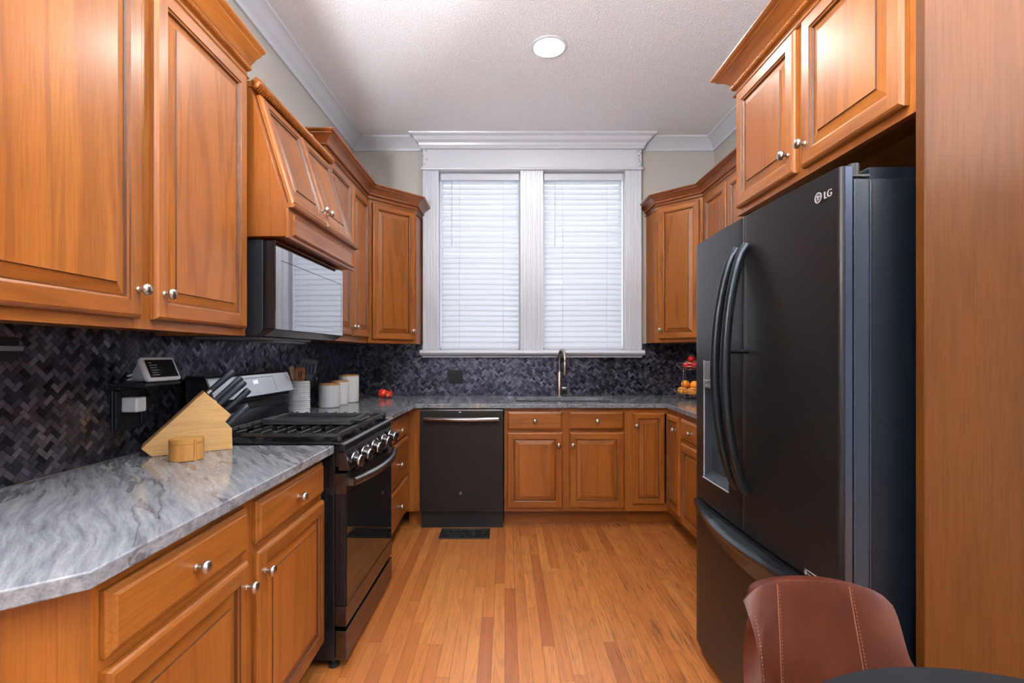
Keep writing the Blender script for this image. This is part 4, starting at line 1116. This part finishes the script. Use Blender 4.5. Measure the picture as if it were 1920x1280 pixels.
# wedge shaped shell, screen leaning back
sh = MB(); ws = 0.074
def srect(y0, z0, y1, z1, w, inset=0): return [(-w, y0, z0), (w, y0, z0), (w, y1, z1), (-w, y1, z1)]
sh.add(srect(-0.038, 0.003, -0.004, 0.080, ws - 0.004) + srect(0.040, 0.001, 0.036, 0.040, 0.050), [(0, 1, 2, 3), (4, 5, 6, 7), (0, 1, 5, 4), (1, 2, 6, 5), (2, 3, 7, 6), (3, 0, 4, 7)])
sh.build('fabric_shell', GREYFAB, s, bevel=0.012, seg=3)
fa = math.atan2(0.034, 0.077)
MB().prism(rrect(-ws, ws, 0.0, 0.088, 0.010), -0.012, 0.0, 'y').build('bezel', WHITEPL, s, bevel=0.002, loc=(0, -0.0385, 0.001), rot=(-fa, 0, 0))
MB().prism(rrect(-ws + 0.0145, ws - 0.0085, 0.0125, 0.078, 0.002), -0.0126, -0.0118, 'y').build('screen', SCREEN, s, loc=(0, -0.0385, 0.001), rot=(-fa, 0, 0))
b = MB()
for k, (a, c2) in enumerate(((0.0, 0.014), (0.0, 0.034), (0.0, 0.030), (0.0, 0.034), (0.002, 0.026), (0.002, 0.030))):
    b.box(-0.048 + a, -0.048 + c2, -0.0129, -0.0126, 0.066 - 0.009 * k, 0.0675 - 0.009 * k)
b.build('screen_lines', SCREENTXT, s, loc=(0, -0.0385, 0.001), rot=(-fa, 0, 0))
MB().tube([(-0.046 + 0.014 * math.cos(a), 0.040 + 0.008 * math.sin(a), 0.003 + 0.0022 * a) for a in [k * 0.5 for k in range(26)]], 0.0022, 6).build('power_cord', WHITEPL, s, smooth=60)
t = thing('wall_switch', 'black wall switch plate near the left edge with a grey bar', 'switch', (wall_pt(1.285), 1.285, 1.258), LWROT)
MB().box(-0.062, 0.062, -0.006, 0.0, -0.030, 0.036).build('cover_plate', OUTLETBLK, t, bevel=0.002)
MB().box(-0.06, 0.060, -0.020, -0.006, -0.002, 0.012).build('bar', plain('dull_grey_bar', (0.16, 0.16, 0.175), 0.4), t, bevel=0.002)

# crock and utensils
ck = thing('utensil_crock', 'white ribbed ceramic utensil crock behind the range', 'crock', (-1.222, 2.915, CT), 0)
pr = [(0.055, 0.0), (0.0585, 0.003)]
N = 15
for k in range(N):
    z = 0.006 + 0.184 * k / N
    pr += [(0.0590, z), (0.0620, z + 0.003), (0.0620, z + 0.008), (0.0590, z + 0.0112)]
pr += [(0.060, 0.194), (0.058, 0.197), (0.055, 0.194), (0.054, 0.02), (0.0001, 0.012)]
MB().lathe(pr, 44).build('crock_body', CERAMIC, ck, smooth=30)
b = MB(); M = Matrix.Rotation(math.radians(-62), 4, 'Z')
n = 8; a0 = math.radians(-40); a1 = math.radians(40)
vs = []
for z in (0.084, 0.112):
    for k in range(n + 1):
        a = a0 + (a1 - a0) * k / n
        for r in (0.0605, 0.0645): vs.append((r * math.cos(a), r * math.sin(a), z))
fs = []
h = 2 * (n + 1)
for k in range(n):
    i = 2 * k
    fs += [(i + 1, i + 3, h + i + 3, h + i + 1), (i, i + 2, i + 3, i + 1), (h + i, h + i + 1, h + i + 3, h + i + 2)]
fs += [(0, 1, h + 1, h), (2 * n, h + 2 * n, h + 2 * n + 1, 2 * n + 1)]
b.add(vs, fs, 0, M); b.build('name_band', CERAMIC, ck, smooth=30)
def utensil(name, label, ang, r0, r1, top, head, mat, hr=0.006):
    """stick leaning out of the crock in its own direction; the head's frame has z along the stick, its face towards the room"""
    an = math.radians(ang)
    A = Vector((cx + r0 * math.cos(an), cy + r0 * math.sin(an), CT + 0.0225)); B = Vector((cx + r1 * math.cos(an), cy + r1 * math.sin(an), CT + top))
    d = B - A; L = d.length; z = d.normalized(); y = Vector((-0.39, 0.92, 0)); y = (y - z * y.dot(z)).normalized(); x = y.cross(z)
    u = thing(name, label, 'utensil', A, 0, 'utensils in the crock'); u.rotation_euler = Matrix((x, y, z)).transposed().to_euler()
    MB().tube([(0, 0, 0), (0, 0, L)], hr, 10).build('handle', mat, u, smooth=60)
    head(L).build('head', mat, u, bevel=0.0015)
    return u
cx, cy = ck.location.x, ck.location.y
def paddle(wd, hgt, th, slots=0, taper=0.75, az=0.0):
    def f(z0):
        b = MB(); M = Matrix.Rotation(az, 4, 'Z')
        out = [(-wd * taper * 0.5, z0), (-wd * 0.5, z0 + hgt * 0.45), (-wd * 0.5, z0 + hgt * 0.88), (-wd * 0.42, z0 + hgt), (wd * 0.42, z0 + hgt), (wd * 0.5, z0 + hgt * 0.88), (wd * 0.5, z0 + hgt * 0.45), (wd * taper * 0.5, z0)]
        if not slots: return b.prism(out, -th / 2, th / 2, 'y', M=M)
        hs = []
        for k in range(slots):
            xc = (k - (slots - 1) / 2) * wd * 0.2
            hs.append([(xc - wd * 0.05, z0 + hgt * 0.25), (xc + wd * 0.05, z0 + hgt * 0.25), (xc + wd * 0.05, z0 + hgt * 0.78), (xc - wd * 0.05, z0 + hgt * 0.78)])
        loops = [out] + hs; flat = [p for l in loops for p in l]
        tri = tessellate_polygon([[Vector((p[0], p[1], 0)) for p in l] for l in loops]); n = len(flat)
        vs = [(x, -th / 2, z) for x, z in flat] + [(x, th / 2, z) for x, z in flat]
        fs = [tuple(q) for q in tri] + [tuple(k + n for k in reversed(q)) for q in tri]; s0 = 0
        for l in loops:
            for i in range(len(l)): fs.append((s0 + i, s0 + (i + 1) % len(l), n + s0 + (i + 1) % len(l), n + s0 + i))
            s0 += len(l)
        return b.add(vs, fs, 0, M)
    return f
utensil('slotted_turner', 'dark slotted nylon turner standing in the white crock', 30, 0.014, 0.040, 0.203, paddle(0.096, 0.122, 0.004, 4, 0.55), NYLON, 0.0055)
utensil('slotted_spatula', 'amber wood spatula with round holes standing in the crock', -60, 0.020, 0.042, 0.180, paddle(0.056, 0.098, 0.006, 2, 0.60), AMBERWOOD)
utensil('wooden_turner', 'pale flat wooden turner leaning left out of the crock', -112, 0.016, 0.045, 0.203, paddle(0.046, 0.085, 0.005, 0, 0.45, math.radians(60)), SPOONWOOD, 0.0045)
utensil('wooden_spoon', 'pale wooden spoon leaning left in the crock', 195, 0.020, 0.038, 0.185, lambda z: MB().ball((0, 0, z + 0.026), 0.018, 14, 10, sc=(0.75, 0.35, 1.5)), SPOONWOOD, 0.005)
utensil('steel_ladle', 'shiny steel ladle handle between the wooden tools in the crock', 110, 0.020, 0.036, 0.220, lambda z: MB().tube([(0, 0, z), (0, 0.006, z + 0.020), (0, 0.016, z + 0.022)], 0.004, 8), STEEL, 0.004)
t = tag(MB().prism(rrect(-0.075, 0.075, -0.013, 0.013, 0.011), 0, 0.008, 'z').build('spoon_rest', SPOONWOOD, bevel=0.003, loc=(-1.112, 2.812, CT), rot=(0, 0, 0.35)), 'short pale wooden paddle lying at the foot of the crock', 'paddle')

def canister(label, x, y, r, h, mat, ribs=0, foot=0.004):
    t = thing('canister', label, 'canister', (x, y, CT), 0, 'canisters in the left corner')
    n = 72
    b = MB()
    prof = [(r * 0.86, 0), (r * 0.95, 0.003), (r, 0.012 if foot < 0.01 else 0.022), (r, h - 0.018), (r, h - 0.010)]
    vs = []; fs = []
    for q, (rr, z) in enumerate(prof):
        for k in range(n):
            rad = rr - ((0.0022 if (k % 3 == 0) else 0) if ribs and 1 < q < 4 else 0)
            a = 2 * PI * k / n; vs.append((rad * math.cos(a), rad * math.sin(a), z))
    for i in range(len(prof) - 1):
        for k in range(n): fs.append((i * n + k, i * n + (k + 1) % n, (i + 1) * n + (k + 1) % n, (i + 1) * n + k))
    fs += [list(range(n)), [(len(prof) - 1) * n + k for k in range(n)]]
    b.add(vs, fs); b.build('jar', mat, t, smooth=20 if ribs else 40)
    MB().lathe([(0.0001, h - 0.0098), (r * 0.985, h - 0.0098), (r, h - 0.008), (r, h - 0.002), (r * 0.98, h), (0.0001, h)], 48).build('lid', LIDWOOD, t, smooth=40)
    return t
canister('fluted white canister with wood lid, shortest and nearest of the three', -1.172, 3.278, 0.069, 0.158, CERAMIC, 1)
canister('middle speckled white canister with wood lid behind the fluted one', -1.165, 3.450, 0.062, 0.168, SPECK)
canister('tallest white canister with wood lid in the left corner', -1.152, 3.625, 0.071, 0.202, SPECK, 0, 0.02)

# red figurine
t = thing('figurine', 'small glossy red ornament lying on the worktop in the left corner', 'ornament', (-0.985, 3.955, CT), math.radians(-20))
b = MB(); b.ball((0, 0, 0.036), 0.036, 24, 16, sc=(1.1, 0.95, 1.0)); b.ball((0.035, -0.002, 0.033), 0.022, 16, 12, sc=(1.2, 1, 1))
b.build('round_body', REDGLOSS, t, smooth=60)
b = MB(); b.ball((0.066, -0.004, 0.030), 0.028, 20, 14, sc=(0.8, 0.9, 0.95))
for s in (-1, 1):
    b.lathe([(0.010, 0), (0.006, 0.010), (0.0001, 0.018)], 12, 0, Matrix.Translation((0.066 + 0.016 * s, -0.004, 0.048)) @ Matrix.Rotation(0.35 * s, 4, 'Y'))
b.build('head', REDGLOSS, t, smooth=50)
MB().ball((0.062, -0.027, 0.024), 0.012, 14, 10, sc=(1.0, 0.6, 0.9)).build('snout', PINKIN, t, smooth=60)

# ------------------------------------------------------------------ fruit stand
fx, fy = 1.462, 3.86
t = thing('fruit_stand', 'two-tier chrome wire fruit stand in the right corner', 'fruit stand', (fx, fy, CT), 0)
def ring(r, z, rad=0.0022, n=48): return MB().tube([(r * math.cos(2 * PI * k / n), r * math.sin(2 * PI * k / n), z) for k in range(n)], rad, 8, closed=True)
LOW = [(0.055, 0.022), (0.085, 0.030), (0.112, 0.052), (0.130, 0.082)]
UPP = [(0.045, 0.232), (0.072, 0.238), (0.095, 0.258), (0.108, 0.285)]
for nm, PR in (('lower_basket', LOW), ('upper_basket', UPP)):
    b = MB()
    for r, z in (PR[0], PR[2], PR[3]): b.tube([(r * math.cos(2 * PI * k / 48), r * math.sin(2 * PI * k / 48), z) for k in range(48)], 0.0024 if (r, z) == PR[3] else 0.0017, 8, closed=True)
    for k in range(16):
        a = 2 * PI * k / 16; b.tube([(r * math.cos(a), r * math.sin(a), z) for r, z in PR], 0.0014, 6)
    b.build(nm, CHROME, t, smooth=60)
b = MB()
for k in range(3):
    a = math.radians(215) + 2 * PI * k / 3
    c, s = math.cos(a), math.sin(a)
    b.tube([(0.098 * c, 0.098 * s, 0.040), (0.100 * c, 0.100 * s, 0.14), (0.088 * c, 0.088 * s, 0.25)], 0.0028, 8)
    b.tube([(0.055 * c, 0.055 * s, 0.022), (0.085 * c, 0.085 * s, 0.012), (0.100 * c, 0.100 * s, 0.0035)], 0.0028, 8)
    b.ball((0.100 * c, 0.100 * s, 0.0045), 0.0045, 10, 8)
b.build('post', CHROME, t, smooth=60)
def fruit(name, label, cat, x, y, z, r, mat, grp, sq=0.94):
    f = thing(name, label, cat, (fx + x, fy + y, CT + z), 0, grp)
    MB().ball((0, 0, 0), r, 22, 16, sc=(1, 1, sq)).build('flesh', mat, f, smooth=60)
    f.rotation_euler = (random.uniform(-.2, .2), random.uniform(-.2, .2), random.uniform(0, 6))
    if cat == 'tomato':
        b = MB()
        for k in range(5):
            a = 2 * PI * k / 5; b.tube([(0, 0, r * sq * 0.97), (0.010 * math.cos(a), 0.010 * math.sin(a), r * sq + 0.0015), (0.019 * math.cos(a), 0.019 * math.sin(a), r * sq * 0.93)], [0.003, 0.003, 0.0008], 6)
        b.tube([(0, 0, r * sq * 0.95), (0.003, 0, r * sq + 0.010)], 0.002, 6)
        b.build('calyx', LEAFG, f, smooth=60)
    else:
        MB().lathe([(0.004, r * sq - 0.001), (0.003, r * sq + 0.001), (0.0001, r * sq + 0.0015)], 10).build('stem_scar', LEAFG, f)
    return f
OG = 'oranges in the lower tier of the fruit stand'
orng = [(-0.0625, -0.0205, 0.0637, 0.034, 'orange at the front left of the lower tier'), (-0.0076, -0.0638, 0.0643, 0.035, 'large orange at the very front of the lower tier'),
        (0.0547, -0.0426, 0.0605, 0.030, 'small orange at the front right of the lower tier'), (-0.0538, 0.0463, 0.0643, 0.032, 'orange at the far left rim of the lower tier'),
        (-0.0022, 0.0077, 0.0558, 0.032, 'orange buried under the pile in the lower tier'), (0.0211, -0.0210, 0.1117, 0.034, 'topmost orange at the front of the lower pile'),
        (-0.0372, 0.0116, 0.1168, 0.032, 'topmost orange at the left of the lower pile'), (0.0294, 0.0590, 0.0849, 0.034, 'orange at the back of the lower tier against the rim')]
for x, y, z, r, lab in orng: fruit('orange', lab, 'orange', x, y, z, r, ORANGE, OG)
bn = thing('banana', 'yellow banana lying at the right of the lower tier', 'banana', (fx + 0.09485, fy - 0.0325, CT + 0.0957), 0)
bn.rotation_euler = (1.43839, 0.70145, 2.04731)
pts = [(0.085 * math.sin(a), 0, 0.085 * (math.cos(a) - 0.75)) for a in [math.radians(-62 + 124 * k / 14) for k in range(15)]]
MB().tube(pts, [0.004, 0.006] + [0.0125 + 0.0045 * math.sin(PI * k / 10) for k in range(11)] + [0.006, 0.004], 10).build('peel', BANANA, bn, smooth=50)
MB().tube([pts[-1], (pts[-1][0] + 0.004, 0, pts[-1][2] - 0.008)], 0.004, 8).build('stem', LEAFG, bn, smooth=50)
TG = 'tomatoes in the upper tier of the fruit stand'
for x, y, z, r, lab in ((-0.0399, -0.0187, 0.2671, 0.031, 'red tomato at the left of the upper tier'), (0.0125, -0.0535, 0.2696, 0.031, 'red tomato at the front of the upper tier'),
                        (0.0515, -0.0034, 0.2678, 0.030, 'red tomato at the right of the upper tier'), (0.0024, 0.0419, 0.2667, 0.031, 'red tomato at the back of the upper tier'), (0.0052, -0.0047, 0.3119, 0.033, 'red tomato on top of the others in the upper tier')):
    fruit('tomato', lab, 'tomato', x, y, z, r, TOMATO, TG, 0.90)

# ------------------------------------------------------------------ chair and table
ch = thing('dining_chair', 'brown leather bucket chair in front of the refrigerator', 'chair', (0.625, 0.99, 0), math.radians(-4))
def shell_pt(u, q):
    """u across -1..1, q 0 at the seat .. 1 along the rounded top edge of the back"""
    hw = 0.178 - 0.045 * q ** 1.2
    ztop = 0.783 - 0.010 * abs(u) ** 2 - 0.030 * abs(u) ** 12
    fwd = 0.030 + 0.140 * (1 - q) ** 0.9
    a = abs(u)
    x = u * hw
    y = -0.015 + 0.045 * q - fwd * (0.55 * a ** 2 + 0.45 * a ** 4)
    return Vector((x, y, 0.452 + (ztop - 0.452) * q))
NU, NV = 30, 20
vs = [shell_pt(-1 + 2 * i / NU, j / NV) for j in range(NV + 1) for i in range(NU + 1)]
fs = [(j * (NU + 1) + i, j * (NU + 1) + i + 1, (j + 1) * (NU + 1) + i + 1, (j + 1) * (NU + 1) + i) for j in range(NV) for i in range(NU)]
sh = MB().add(vs, fs).build('backrest', LEATHER, ch, smooth=70)
so = sh.modifiers.new('padding', 'SOLIDIFY'); so.thickness = 0.034; so.offset = 0
bv = sh.modifiers.new('edge', 'BEVEL'); bv.width = 0.013; bv.segments = 4; bv.limit_method = 'ANGLE'; bv.angle_limit = math.radians(50)
st = MB(); N = 48
out = [(0.200 * (1 if abs(math.cos(a)) > 1e-6 else 0) * (abs(math.cos(a)) ** 0.55) * (1 if math.cos(a) > 0 else -1), -0.205 + 0.195 * (abs(math.sin(a)) ** 0.6) * (1 if math.sin(a) > 0 else -1)) for a in [2 * PI * k / N + 0.001 for k in range(N)]]
rows = [(0.90, 0.425), (0.98, 0.432), (1.0, 0.445), (0.97, 0.462), (0.80, 0.474), (0.45, 0.470)]
vs = [(x * s, -0.205 + (y + 0.205) * s, z) for s, z in rows for x, y in out]
fs = [(i * N + k, i * N + (k + 1) % N, (i + 1) * N + (k + 1) % N, (i + 1) * N + k) for i in range(len(rows) - 1) for k in range(N)] + [list(range(N)), [(len(rows) - 1) * N + k for k in range(N)]]
st.add(vs, fs).build('seat', LEATHER, ch, smooth=50)
def seam(u0, v0, v1, off, dash=False):
    b = MB(); N = 90
    prev = []
    for k in range(N + 1):
        v = v0 + (v1 - v0) * k / N; p = shell_pt(u0, v)
        du = shell_pt(u0 + 0.02, v) - shell_pt(u0 - 0.02, v); dv = shell_pt(u0, min(1, v + 0.01)) - shell_pt(u0, v - 0.01)
        nrm = du.cross(dv).normalized()
        if nrm.y > 0: nrm = -nrm
        prev.append(p + nrm * off)
    if dash:
        for k in range(0, N - 1, 2): b.tube(prev[k:k + 2], 0.0009, 6)
    else: b.tube(prev, 0.0011, 6)
    return b
for u in (-0.55, 0.55):
    seam(u, 0.10, 0.985, 0.0170).build('seam', THREAD, ch, smooth=60)
    seam(u + 0.035, 0.10, 0.98, 0.0170, True).build('stitching', THREAD, ch, smooth=60)
seam(-0.95, 0.12, 0.90, 0.0168, True).build('stitching', THREAD, ch, smooth=60)
LEG = plain('black_chair_leg', (0.012, 0.012, 0.014), 0.4, 0.6)
for sx in (-1, 1):
    for ya, yb2 in ((-0.33, -0.38), (-0.07, 0.02)):
        MB().tube([(0.12 * sx, (ya + yb2) / 2 + 0.02 if ya < -0.2 else ya - 0.02, 0.420), (0.195 * sx, yb2, 0.0)], [0.014, 0.010], 12).build('leg', LEG, ch, smooth=50)
MB().box(-0.15, 0.15, -0.36, -0.07, 0.405, 0.425).build('seat_base', LEG, ch, bevel=0.004)
tb = thing('round_table', 'small round black table at the bottom right in front of the chair', 'table', (0.662, 0.398, 0), 0)
MB().lathe([(0.0001, 0.712), (0.385, 0.712), (0.402, 0.720), (0.405, 0.732), (0.402, 0.739), (0.398, 0.740), (0.0001, 0.740)], 72).build('tabletop', TABLEBLK, tb, smooth=30)
MB().lathe([(0.040, 0.020), (0.032, 0.08), (0.030, 0.66), (0.09, 0.712)], 28).build('pedestal', LEG, tb, smooth=50)
MB().lathe([(0.0001, 0), (0.175, 0), (0.18, 0.008), (0.06, 0.022), (0.0001, 0.024)], 48).build('base', LEG, tb, smooth=40)
